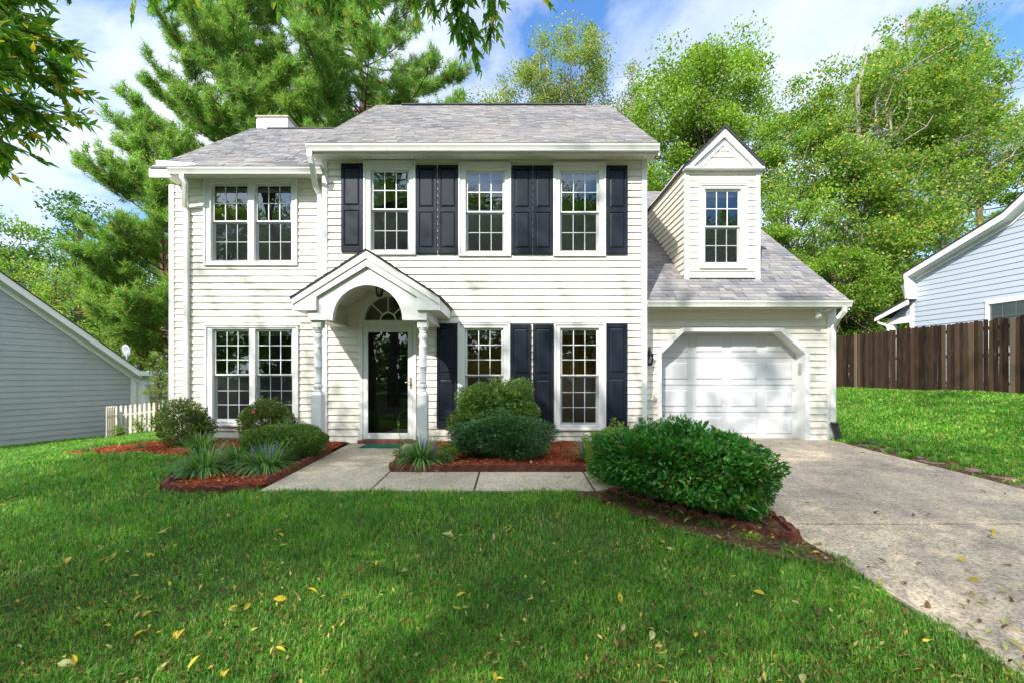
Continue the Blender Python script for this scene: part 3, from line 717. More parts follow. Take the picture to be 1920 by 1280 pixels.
# posts
def post(x, y):
    zb, zt = g(x, y)-.02, az
    b = MB(); w = .078
    b.box(x-w, x+w, y-w, y+w, zb, .93)
    b.add([(x-w,y-w,.93),(x+w,y-w,.93),(x+w,y+w,.93),(x-w,y+w,.93),(x-.05,y-.05,.985),(x+.05,y-.05,.985),(x+.05,y+.05,.985),(x-.05,y+.05,.985)], [(0,1,5,4),(1,2,6,5),(2,3,7,6),(3,0,4,7),(4,5,6,7)])
    pr = [(.05,.98),(.058,1.0),(.045,1.02),(.066,1.05),(.069,1.08),(.055,1.105),(.048,1.115),(.058,1.125),(.058,1.135),(.052,1.145),(.060,1.30),(.060,1.36),(.066,1.37),(.066,1.38),(.060,1.39),(.062,1.55),(.060,1.68),(.066,1.69),(.066,1.70),(.058,1.71),(.052,1.80),(.064,1.82),(.068,1.86),(.06,1.89),(.048,1.90),(.060,1.915),(.052,1.93),(.070,1.96),(.076,1.99)]
    b.lathe((x, y, 0), pr, 20); b.box(x-w, x+w, y-w, y+w, 1.985, zt-.001)
    b.build('porch_post', M['trim'], por, .004)
PY = 7.22
post(X(596.5, PY), PY); post(X(793, PY), PY)
# ---- downspouts
def spout(pts, name='downspout', w=.085, dd=.06): b = MB(); b.tube(pts, .04, rect=(w, dd), ref=(0,1,0.0)); return hfix(b.build(name, M['gutter'], house, .006))
xg = X(342, EW-.05); xd = X(350.5, DW-.05)
spout([(xg, EW-.05, gzw-.11), (xg, EW-.05, gzw-.18), (xg+.03, EW-.02, gzw-.26), (xd-.02, DW-.09, gzw-.58), (xd, DW-.065, gzw-.66), (xd, DW-.065, .0), (xd, DW-.12, -.1)])
xg = X(581.5, EM-.05); xd = X(600, DM+.1)
spout([(xg, EM-.05, 5.12), (xg, EM-.05, 5.02), (xg+.01, EM-.02, 4.93), (xd-.05, DM+.02, 4.68), (xd-.01, DM+.10, 4.55), (xd, DM+.10, 4.45), (xd, DM+.10, .05)])
xg = X(1583, EG-.05); xd = X(1560, DG-.05)
spout([(xg, EG-.05, gzg-.11), (xg+.0, EG-.05, gzg-.2), (xg-.06, EG-.0, gzg-.30), (xd+.03, DG-.12, gzg-.38), (xd, DG-.07, gzg-.46), (xd, DG-.07, gzg-.55), (xd, DG-.07, Z(793, DG))])
b = MB(); zc = Z(793, DG); pts = []; rad = []
for i in range(30):
    t = i/29; pts.append((xd + .02 + .05*t, DG-.09-.08*t, zc - t*(zc+.03))); rad.append(.062 if i % 2 else .055)
b.tube(pts, rad, 14); b.lathe((xd+.02, DG-.09, zc-.02), [(.06,0),(.074,.01),(.074,.05),(.06,.055)], 14); hfix(b.build('drain_hose', M['black'], house))
# foundation strip + hose bib box
b = MB(); b.box(mL+.02, mR-.02, DM+.005, DM+.1, -.3, .03); b.box(wL+.02, mL, DW+.005, DW+.1, -.6, -.0); b.box(sL+.02, wL, DS+.01, DS+.1, -.8, -.1); b.box(oxr+.08, gR-.02, DG+.005, DG+.1, -.2, .01); hfix(b.build('foundation', M['foundation'], house))
hx0, hx1, hz1, hz0 = X(1193.5, DM), X(1206, DM), Z(779, DM), Z(806, DM)
bib = empty('hose_bib', (0, -DM, 0), house)
b = MB(); b.ring(hx0, hx1, hz0, hz1, .018, .018, .018, .018, DM-.06, DM-.02); b.box(hx0+.018, hx1-.018, DM-.022, DM-.015, hz0+.018, hz1-.018); b.build('bib_box', M['trim'], bib)
b = MB(); mx_ = (hx0+hx1)/2; b.tube([(mx_, DM-.02, hz1-.08), (mx_, DM-.09, hz1-.08), (mx_+.005, DM-.10, hz1-.12)], .012, 8)
b.lathe((mx_, DM-.06, hz1-.07), [(.005,0),(.005,.03),(.03,.032),(.03,.04),(.0,.042)], 10); b.build('faucet', noisy('copper', (.35,.14,.05), (.2,.08,.04), 20, .45, .5, 0, metal=.6), bib)
b = MB(); b.tube([(mx_+.005, DM-.10, hz1-.11), (mx_+.01, DM-.105, hz1-.2), (mx_+.012, DM-.10, hz0-.12)], .02, 10); b.build('hose_connector', M['black'], bib)

# ---- interiors: closed rooms behind the glass
def rm(x0, x1, y0, y1, z0, z1, wall, name):
    b = MB(); b.quad((x0,y1,z0),(x1,y1,z0),(x1,y1,z1),(x0,y1,z1)); b.quad((x0,y0,z0),(x0,y1,z0),(x0,y1,z1),(x0,y0,z1)); b.quad((x1,y0,z0),(x1,y1,z0),(x1,y1,z1),(x1,y0,z1))
    b.quad((x0,y0,z1),(x1,y0,z1),(x1,y1,z1),(x0,y1,z1)); b.quad((x0,y0,z0),(x1,y0,z0),(x1,y1,z0),(x0,y1,z0)); hfix(b.build(name, wall, house))
rm(mL+.12, -1.0, DM+.12, DM+3.2, .03, 2.44, M['room'], 'hall_interior')
rm(-.98, mR-.12, DM+.085, DM+.8, .03, 2.44, M['roomwarm'], 'dining_interior')
rm(mL+.12, mR-.12, DM+.085, DM+3.4, 2.66, 5.05, M['room'], 'upstairs_interior')
rm(wL+.12, mL-.1, DW+.085, DW+3.6, .03, 2.30, M['room'], 'living_interior')
rm(wL+.12, mL-.1, DW+.085, DW+3.6, 2.60, TOPW-.05, M['room'], 'bedroom_interior')
rm(dx0+.1, dx1-.1, DD1+.085, DD1+2.0, dzb+.25, dze, M['room'], 'dormer_interior')

# =================================================================== THINGS ON THE HOUSE
def lantern(loc, sc, name, label, bracket):
    o = empty(name, loc); tag(o, label, 'lantern')
    b = MB(); r0, r1, h = .048*sc, .066*sc, .17*sc
    b.lathe((0,0,0), [(.0,-.03*sc),(.02*sc,-.02*sc),(r0,-.01*sc),(r0+.006*sc,0),(r0,.006*sc)], 6)
    b.lathe((0,0,0), [(r1+.004*sc,h),(r1+.018*sc,h+.006*sc),(r1*.7,h+.045*sc),(.03*sc,h+.06*sc),(.034*sc,h+.075*sc),(.012*sc,h+.10*sc),(.014*sc,h+.115*sc),(0,h+.14*sc)], 6)
    for k in range(6):
        a = 2*math.pi*k/6; b.tube([(r0*math.cos(a), r0*math.sin(a), 0), (r1*math.cos(a), r1*math.sin(a), h)], .0045*sc, 5)
    if bracket == 'wall':
        b.tube([(0,0,h+.13*sc), (0,.03,h+.16*sc), (0,.07,h+.13*sc), (0,.085,h+.06*sc), (0,.09,h*.7)], .009, 6)
        b.box(-.03,.03,.085,.10,h*.3,h+.09*sc)
    else:
        b.tube([(0,0,h+.13*sc), (0,0,h+.24*sc)], .006, 6)
    b.build('lantern_frame', M['black'], o)
    b = MB(); b.lathe((0,0,0), [(r0*.93,.005),(r1*.93,h)], 6); b.build('lantern_glass', M['lampglass'], o)
    b = MB(); b.lathe((0,0,0), [(.012,.0),(.012,.09*sc),(.008,.10*sc)], 8); b.build('lamp_candle', M['plasticwhite'], o); return o
lx = X(1218, DG-.1); lantern((lx, DG-.115, Z(683, DG-.1)), 1.0, 'wall_lantern', 'black coach lantern on the siding left of the garage door', 'wall')
lantern((PX+.02, 7.68, Z(555, 7.68)), 1.05, 'hanging_lantern', 'small black lantern hanging under the arched porch ceiling', 'hang')
# floodlight
o = empty('flood_light', (X(1538, DG-.2), DG-.16, sgz)); tag(o, 'white twin floodlight under the garage eave beside the downspout', 'floodlight')
b = MB(); b.lathe((0,0,-.05), [(.055,0),(.055,.05)], 14); b.tube([(-.02,0,-.05),(-.05,-.05,-.07)], .012); b.tube([(.02,0,-.04),(.10,-.02,-.05)], .012); b.build('light_base', M['plasticwhite'], o)
b = MB(); b.tube([(-.05,-.03,-.05),(-.055,-.06,-.12),(-.06,-.09,-.19)], [.022,.05,.055], 14); b.build('lamp_head', M['plasticwhite'], o)
b = MB(); b.tube([(.08,-.02,-.05),(.12,-.06,-.03),(.17,-.10,-.0)], [.022,.04,.045], 14); b.build('lamp_head', M['plasticwhite'], o)
# keypad, reel bracket
b = MB((X(1502, DG+.1), DG+.1, Z(690, DG+.1))); kx = oxr; b.box(kx-.028, kx-.001, DG+.06, DG+.14, Z(699, DG+.1), Z(680, DG+.1)); b.box(kx-.034, kx-.028, DG+.068, DG+.132, Z(697, DG+.1), Z(688, DG+.1))
tag(b.build('garage_keypad', M['tan_plastic'], None, .004), 'small gray keypad on the right reveal of the garage opening', 'keypad')
hb = empty('hose_hook', (X(1216, DG), DG-.02, Z(745, DG))); tag(hb, 'small white hose bracket on the siding below the wall lantern', 'bracket')
b = MB(); b.box(-.07,.05,-.13,-.002,-.03,.0); b.add([(.03,-.13,0),(.05,-.13,0),(.085,-.15,.10),(.065,-.15,.10),(.03,-.03,0),(.05,-.03,0),(.085,-.03,.10),(.065,-.03,.10)], [(0,1,2,3),(7,6,5,4),(1,5,6,2),(0,3,7,4),(3,2,6,7)])
b.build('bracket', M['plasticwhite'], hb, .004)
# door mat
mo = MB((X(716, 7.95), 7.93, g(-2.2, 7.93)+.03)); mx0, mx1 = X(679, 7.9), X(752, 7.9)
mo.box(mx0, mx1, 7.74, 8.10, g(-2.3, 7.9)+.021, g(-2.3, 7.9)+.036)
tag(mo.build('door_mat', M['mat'], None, .004), 'dark green doormat on the concrete before the front door', 'doormat')

# =================================================================== GROUND, DRIVE, WALK
def grid_sheet(name, xs, ys, zf, material, hole=None):
    XX, YY = np.meshgrid(xs, ys); ZZ = zf(XX, YY); V = np.stack([XX, YY, ZZ], -1).reshape(-1, 3)
    nx, ny = len(xs), len(ys); i, j = np.meshgrid(np.arange(nx-1), np.arange(ny-1)); a = (j*nx+i).ravel()
    Fq = np.stack([a, a+1, a+nx+1, a+nx], 1)
    if hole is not None:
        cx_, cy_ = V[Fq].mean(1)[:, 0], V[Fq].mean(1)[:, 1]; Fq = Fq[hole(cx_, cy_)]
    return link(name, npmesh(name, V, Fq, material, smooth=True))
def axis(lo, hi, step, far):
    a = np.arange(lo, hi+1e-6, step); l = lo - np.geomspace(step*2, far+lo if far+lo > 1 else far, 22)[::-1]; r_ = hi + np.geomspace(step*2, far, 22)
    return np.concatenate([l, a, r_])
tag(grid_sheet('ground', axis(-18, 18, .3, 160), axis(-3, 22, .3, 160), lambda x, y: gz(x, y), M['ground']), kind='structure')
def slab(name, rects, off, material, th=.09):
    b = MB()
    for (x0, x1, y0, y1) in rects:
        def q(x, y, dz): return (x, y, g(np.clip(x, -5.5, 6.2), y)+dz)
        b.add([q(x0,y0,off-th), q(x1,y0,off-th), q(x1,y1,off-th), q(x0,y1,off-th), q(x0,y0,off), q(x1,y0,off), q(x1,y1,off), q(x0,y1,off)], [(0,3,2,1),(4,5,6,7),(0,1,5,4),(1,2,6,5),(2,3,7,6),(3,0,4,7)])
    o = b.build(name, material, None, .006); return tag(o, kind='structure')
J = .012
slab('driveway', [(2.46, 6.0, 6.5+J, 8.3), (2.46, 6.0, 4.2+J, 6.5-J), (2.46, 6.0, 1.9+J, 4.2-J), (2.46, 6.0, -.8+J, 1.9-J), (2.46, 6.0, -5.7, -.8-J)], .02, M['drive'])
slab('garage_apron', [(2.46, 6.16, 8.3+J, 9.2)], .018, M['walk'])
slab('walkway', [(-2.92, -1.66, 6.5+J, 8.3), (-2.92, -1.66, 5.25, 6.5-J), (-1.66+J*2, -.44-J, 5.25, 6.13), (-.44+J, .96-J, 5.25, 6.13), (.96+J, 2.45, 5.25, 6.13)], .022, M['walk'])
tag(grid_sheet('road', np.linspace(-80, 80, 30), np.array([-13., -6.0]), lambda x, y: gz(x, y)+.03, M['asphalt']), kind='structure')

# ---- mulch beds
def inpoly(px, py, poly):
    r_ = np.zeros(len(px), bool); n = len(poly)
    for i in range(n):
        x0, y0 = poly[i]; x1, y1 = poly[(i+1) % n]
        c = ((y0 > py) != (y1 > py)) & (px < (x1-x0)*(py-y0)/(y1-y0+1e-12)+x0); r_ ^= c
    return r_
bed_left = [(-2.97,8.6),(-2.97,5.42),(-3.3,5.30),(-3.8,5.30),(-4.12,5.45),(-4.35,5.9),(-4.5,6.5),(-4.9,7.0),(-5.6,7.2),(-6.5,7.35),(-7.4,7.6),(-7.9,7.95),(-7.6,8.25),(-6.9,8.6),(-6.2,8.65)]
bed_mid = [(-1.62,8.26),(-1.62,6.25),(1.5,6.2),(2.42,6.2),(2.42,8.6),(2.4,8.26)]
bed_right = [(1.05,5.22),(2.44,5.22),(2.44,3.85),(2.2,3.98),(1.9,4.35),(1.4,4.8)]
dirt_r = [(.62,5.23),(1.1,5.23),(1.55,4.75),(2.0,4.3),(2.3,3.95),(2.46,3.75),(2.46,3.3),(2.0,3.55),(1.4,4.1),(.9,4.8)]
strip_r = [(6.0,8.3),(6.35,8.3),(6.5,7.4),(6.55,6.4),(6.35,5.4),(6.2,4.6),(6.0,4.2)]
def hb_(x, y, amp=.02): return amp*(np.sin(x*9.1+y*5.3)+np.sin(x*4.7-y*8.1))*.5
def mulch(name, poly, off, base, chips, dens, label, amp=.02, size=.035, seed=1):
    P = np.array(poly); lo, hi = P.min(0), P.max(0); st = .06
    xs = np.arange(lo[0]-st, hi[0]+st, st); ys = np.arange(lo[1]-st, hi[1]+st, st)
    XX, YY = np.meshgrid(xs, ys); V = np.stack([XX, YY, gz(XX, YY)+off+hb_(XX, YY, amp)], -1).reshape(-1, 3); nx = len(xs)
    i, j = np.meshgrid(np.arange(nx-1), np.arange(len(ys)-1)); a = (j*nx+i).ravel(); Fq = np.stack([a, a+1, a+nx+1, a+nx], 1)
    c = V[Fq].mean(1); Fq = Fq[inpoly(c[:,0], c[:,1], poly)]
    r_ = np.random.default_rng(seed); area = (hi[0]-lo[0])*(hi[1]-lo[1]); n = int(area*dens)
    x = r_.uniform(lo[0], hi[0], n); y = r_.uniform(lo[1], hi[1], n); k = inpoly(x, y, poly); x, y = x[k], y[k]; n = len(x); sp = (r_.uniform(0, 1, n) < .12)*1.; x = x+r_.normal(0, .07, n)*sp; y = y+r_.normal(0, .07, n)*sp
    a = r_.uniform(0, 2*np.pi, n); ln = size*r_.uniform(.4, 1.3, n); w = ln*r_.uniform(.12, .35, n); pit = r_.normal(0, .35, n); rol = r_.normal(0, .5, n)
    z = gz(x, y)+off+hb_(x, y, amp)+r_.uniform(.0, .014, n)
    d = np.stack([np.cos(a)*np.cos(pit), np.sin(a)*np.cos(pit), np.sin(pit)], 1)*ln[:,None]/2; s_ = np.stack([-np.sin(a)*np.cos(rol), np.cos(a)*np.cos(rol), np.sin(rol)], 1)*w[:,None]/2
    c = np.stack([x, y, z], 1); Q = np.stack([c-d-s_, c+d-s_*.7, c+d*.9+s_, c-d*1.05+s_*.8], 1).reshape(-1, 3)
    Fc = np.arange(4*n).reshape(-1, 4)+len(V)
    o = link(name, npmesh(name, np.concatenate([V, Q]), [Fq, Fc], [base, chips], np.concatenate([np.zeros(len(Fq)), np.ones(n)])))
    tag(o, label, 'mulch' if 'mulch' in name else 'ground cover', kind='stuff'); return o
mulch('mulch', bed_left, .035, M['mulchbase'], M['chips'], 1700, 'red bark mulch in the bed before the left wing', seed=2)
mulch('mulch', bed_mid, .045, M['mulchbase'], M['chips'], 1900, 'bright red bark mulch in the bed before the shuttered windows', seed=3)
mulch('mulch', bed_right, .04, M['dirt'], M['debris'], 1500, 'dark mulch under the hedge by the driveway', seed=4)
mulch('leaf_litter', dirt_r, .018, M['dirt'], M['debris'], 2200, 'brown leaf litter and bare soil before the scalloped hedge edging', .008, .028, 5)
mulch('gravel', strip_r, .014, M['dirt'], M['debris'], 1800, 'bare soil and debris strip along the right edge of the driveway', .008, .022, 6)
for i in range(9):
    y = 8.0-.43*i; x = 6.2+.06*math.sin(i*1.7)+(.05 if i < 6 else -.02); s = rnd.uniform(.16,.24)
    pts = [(x+s*.75*math.cos(a)*rnd.uniform(.85,1.1), y+s*1.05*math.sin(a)*rnd.uniform(.85,1.1)) for a in [k*math.pi/4 for k in range(8)]]
    b = MB((x, y, g(x, y))); b.exz(pts, g(x,y)-.03, g(x,y)+.022)
    tag(b.build('paving_stone', M['pebble_stone'], None, .01), 'flat brown stone half sunk in the soil strip right of the driveway', 'paving stone', 'flat stones edging the driveway')

# ---- scalloped edging
def edge_mesh():
    b = MB(); w = .078; P = [(-w, -.06), (w, -.06)] + [(w*math.cos(a), .045+.042*math.sin(a)) for a in [math.pi*k/10 for k in range(11)]]
    b.prism(P, lambda p, k: (p[0], (-.028, .028)[k], p[1])); return b.mesh('edging_brick', M['edging'])
em = edge_mesh()
def edging(pts, label, group, lift=.0, step=.163):
    pts = [Vector((*p, 0)) for p in pts]; tot = 0; seg = []
    for a, c in zip(pts, pts[1:]): seg.append((tot, a, c)); tot += (c-a).length
    t = step/2
    while t < tot:
        s0, a, c = [s for s in seg if s[0] <= t][-1]; dr = (c-a).normalized(); p = a+dr*(t-s0)
        o = link('edging_brick', em); o.location = (p.x, p.y, g(p.x, p.y)+.02+lift+rnd.uniform(-.012,.008))
        o.rotation_euler = (rnd.uniform(-.1,.1), rnd.uniform(-.05,.05), math.atan2(dr.y, dr.x)+rnd.uniform(-.05,.05)); b_ = bevel_(o)
        tag(o, label, 'edging brick', group); t += step
def bevel_(o):
    m = o.modifiers.new('bevel', 'BEVEL'); m.width = .008; m.segments = 2; m.limit_method = 'ANGLE'; return o
edging([(-1.63, 6.19), (1.9, 6.17)], 'scalloped terracotta edging brick in the row behind the front walk', 'edging bricks behind the front walk')
edging([(-1.66, 6.25), (-1.66, 6.75)], 'scalloped edging brick at the porch side end of the middle bed', 'edging bricks at the porch side of the middle bed')
edging([(-2.98, 7.45), (-2.98, 5.42)], 'scalloped edging brick along the left side of the porch path', 'edging bricks left of the porch path')
edging([(-3.02, 5.36), (-3.35, 5.25), (-3.8, 5.26), (-4.15, 5.42), (-4.38, 5.9)], 'low edging brick in the curved front of the left bed', 'edging bricks in the curved left bed front', -.03)
edging([(1.12, 5.24), (1.45, 4.78), (1.92, 4.30), (2.22, 3.93), (2.40, 3.82), (2.47, 4.0), (2.50, 4.5)], 'terracotta scalloped edging brick around the foot of the large hedge', 'edging bricks around the large hedge', -.035)
b = MB((6.42, 8.1, g(6.4, 8.1))); b.lathe((6.42, 8.1, g(6.4, 8.1)), [(.085,-.02),(.085,.03),(.075,.05),(.03,.062),(0,.064)], 18); tag(b.build('drain_cap', M['black']), 'round black drain cap in the soil beside the driveway', 'drain cap')

# =================================================================== FOLIAGE GENERATORS
def unit(v): return v/np.maximum(np.linalg.norm(v, axis=1, keepdims=True), 1e-9)
def leaves(cen, size, r_, asp=.5, up=.35, dirs=None, fold=False, droop=0.):
    """one pointed leaf per centre; size array"""
    n = len(cen); d = unit(r_.normal(size=(n, 3))) if dirs is None else unit(dirs + r_.normal(size=(n, 3))*.35)
    d[:, 2] -= droop; d = unit(d)
    nm = unit(r_.normal(size=(n, 3)) + np.array([0, 0, up*2.2])); s_ = unit(np.cross(d, nm)); nn = np.cross(s_, d)
    ln = size[:, None]; w = ln*asp/2; b0 = cen - d*ln/2; t = cen + d*ln/2
    if not fold:
        Q = np.stack([b0, cen - s_*w - d*ln*.05, t, cen + s_*w - d*ln*.05], 1).reshape(-1, 3); return Q, np.arange(4*n).reshape(-1, 4)
    l1 = cen - s_*w + nn*w*.35 - d*ln*.08; r1 = cen + s_*w + nn*w*.35 - d*ln*.08; t = t - nn*ln*.08
    Q = np.stack([b0, l1, t, r1], 1).reshape(-1, 3); k = np.arange(n)*4
    Fq = np.concatenate([np.stack([k, k+1, k+2], 1), np.stack([k, k+2, k+3], 1)]); return Q, Fq
def ell(r_, n, c, rad, shell=.0):
    d = unit(r_.normal(size=(n, 3))); u = r_.uniform(shell**3, 1, n)**(1/3); return np.array(c) + d*u[:, None]*np.array(rad)
def limb_path(a, b_, r_, n=5, wob=.12, sag=.0):
    a, b_ = np.array(a, float), np.array(b_, float); L_ = np.linalg.norm(b_-a); P = []
    for i in range(n+1):
        t = i/n; p = a + (b_-a)*t; p = p + r_.normal(size=3)*wob*L_*.12*(1 if 0 < i < n else 0); p[2] += math.sin(t*math.pi)*L_*(.08-sag); P.append(tuple(p))
    return P
def tree(name, base, lobes, material, label, group=None, n_clump=110, per=230, csize=.85, leaf=.13, bark='bark', trunk_r=.16, seed=1, cat='tree', gaps=.0, forks=None, trunk_top=None, asp=.6, twig=True):
    """lobes: list of (centre xyz, radii). trunk + limbs + leaf clumps; world coordinates, origin at base"""
    r_ = np.random.default_rng(seed); base = np.array(base, float); o = empty(name, tuple(base)); tag(o, label, cat, group)
    vol = np.array([np.prod(l[1])**.8 for l in lobes]); vol = vol/vol.sum(); cl = []
    for (c, rad), w in zip(lobes, vol): cl.append(ell(r_, max(3, int(n_clump*w)), c, rad, .35))
    cl = np.concatenate(cl); allc = np.mean([l[0] for l in lobes], 0)
    top = np.array(trunk_top if trunk_top is not None else (allc[0], allc[1], max(l[0][2]+l[1][2]*.5 for l in lobes)), float)
    mb = MB(tuple(base)); n = 8; tp = []
    for i in range(n+1):
        t = i/n; p = base + (top-base)*t; p[:2] += r_.normal(size=2)*.06*np.linalg.norm(top-base)*.25*(0 < i); tp.append(p)
    tp = np.array(tp); rad = [trunk_r*(1-.82*(i/n)**.9)+.012 for i in range(n+1)]; rad[0] *= 1.35
    mb.tube([tuple(p) for p in tp], rad, 9)
    lob_lo = min(l[0][2]-l[1][2] for l in lobes)
    H = top[2]-base[2]
    nl = min(len(cl), 46); idx = r_.permutation(len(cl))[:nl]; limb_ends = []
    for k in idx:
        c = cl[k]; hh = np.clip((c[2]-base[2])/H*.72, max(.18, (lob_lo-base[2])/H*.75), .93); q = hh*n; i = int(q); p0 = tp[i]+(tp[min(i+1, n)]-tp[i])*(q-i)
        L_ = np.linalg.norm(c-p0); r0 = min(trunk_r*.28, .014+.011*L_); path = limb_path(p0, c, r_, 5, .5); mb.tube(path, [r0*(1-.16*j)+.004 for j in range(6)], 6, cap=False); limb_ends.append((path, r0))
        if twig:
            for _ in range(4):
                j = r_.integers(2, 5); s0 = np.array(path[j]); e = s0 + r_.normal(size=3)*csize*.9+np.array([0,0,.25]); mb.tube([tuple(s0), tuple((s0+e)/2+r_.normal(size=3)*.05), tuple(e)], [r0*.4, r0*.25, .005], 4, cap=False)
    mb.build('trunk', M[bark], o)
    reps = np.maximum(8, (per*r_.uniform(.35, 1.4, len(cl))).astype(int)); cs = csize*r_.uniform(.55, 1.25, len(cl))
    cc = np.repeat(cl, reps, 0); ss_ = np.repeat(cs, reps)[:, None]
    off = unit(r_.normal(size=(len(cc), 3)))*(r_.uniform(0, 1, (len(cc), 1))**.55)*ss_*np.array([1, 1, .62])
    P = cc+off; keep = P[:, 2] > base[2]+.15; P = P[keep]
    Q, Fq = leaves(P - base, leaf*r_.uniform(.6, 1.3, len(P)), r_, asp, .5)
    link('crown', npmesh('crown', Q, Fq, material), o); return o
def lob(px0, px1, py0, py1, Y, ry=None):
    x0, x1, z1, z0 = X(px0, Y), X(px1, Y), Z(py0, Y), Z(py1, Y); rx = (x1-x0)/2; return ((x0+x1)/2, Y, (z0+z1)/2), (rx, ry or min(rx, 3.2), (z1-z0)/2)

def pine(name, base, H, limbs, label, group=None, seed=1, trunk_r=.22, lean=(0,0), tuft=.2, nee=15, lo=.3, Lmax=4.5, dens=1., azf=None):
    r_ = np.random.default_rng(seed); base = np.array(base, float); o = empty(name, tuple(base)); tag(o, label, 'pine tree', group); mb = MB(tuple(base))
    tp = np.array([base+np.array([lean[0]*t+.1*math.sin(t*6), lean[1]*t+.08*math.sin(t*5+1), H*t]) for t in np.linspace(0, 1, 10)])
    mb.tube([tuple(p) for p in tp], [trunk_r*(1-.85*t)+.015 for t in np.linspace(0, 1, 10)], 10)
    T = []; D = []
    for i in range(limbs):
        h = lo+(1-lo)*(i+r_.uniform(0, 1))/limbs; az = r_.uniform(0, 2*np.pi) if azf is None else azf(r_)
        prof = math.sin(min(1, (1-h)/(1-lo)*1.25+.12)*math.pi*.5)*(.65+.35*math.sin((h-lo)/(1-lo)*math.pi)); L_ = Lmax*prof*r_.uniform(.65, 1.1)
        q = h*9; j = min(int(q), 8); p0 = tp[j]+(tp[j+1]-tp[j])*(q-j); rise = .12+.5*(h-lo)/(1-lo)
        dr = np.array([math.cos(az), math.sin(az), rise*r_.uniform(.3, 1.2)]); P = []; m = 7
        for k in range(m+1):
            t = k/m; p = p0+dr*L_*t; p[2] += L_*.14*t*t-L_*.06*math.sin(t*math.pi); p += r_.normal(size=3)*.05*L_*(.3 if k else 0)*.5; P.append(p)
        P = np.array(P); r0 = .012+.007*L_; mb.tube([tuple(p) for p in P], [r0*(1-.85*k/m)+.004 for k in range(m+1)], 6, cap=False)
        nt = max(3, int(L_*7.5*dens))
        for k in range(nt):
            t = r_.uniform(.28, 1.0)**.8; qq = t*m; jj = min(int(qq), m-1); s0 = P[jj]+(P[jj+1]-P[jj])*(qq-jj); ld = unit((P[jj+1]-P[jj])[None])[0]
            side = unit((np.cross(ld, [0,0,1])*r_.choice([-1, 1])*r_.uniform(.5, 1.2)+ld*r_.uniform(.3, 1)+np.array([0,0,r_.uniform(-.05,.75)]))[None])[0]; tl = r_.uniform(.25, .95)*(1.15-.5*t)*min(1, L_/2.2+.3)
            e = s0+side*tl+np.array([0,0,tl*.15]); mb.tube([tuple(s0), tuple(e)], [.011, .005], 4, cap=False)
            for _ in range(r_.integers(4, 8)):
                u = r_.uniform(.35, 1.05); T.append(s0+(e-s0)*u+r_.normal(size=3)*.07); D.append(side+np.array([0,0,.5])+r_.normal(size=3)*.35)
        T.append(P[-1]); D.append(dr+np.array([0,0,.5]))
    mb.build('trunk', M['pinebark'], o); T = np.array(T)-base; D = unit(np.array(D)); n = len(T)
    tt = np.repeat(T, nee, 0); dd = np.repeat(D, nee, 0); rr = r_.normal(size=(n*nee, 3)); d = unit(dd*.75+unit(rr)*.85); ln = tuft*r_.uniform(.7, 1.25, (n*nee, 1)); s_ = unit(np.cross(d, r_.normal(size=(n*nee, 3))))
    st = tt+dd*r_.uniform(-.12, .1, (n*nee, 1)); w = .011
    Q = np.stack([st-s_*w, st+s_*w, st+d*ln], 1).reshape(-1, 3); link('crown', npmesh('crown', Q, np.arange(3*n*nee).reshape(-1, 3), L['pine']), o); return o

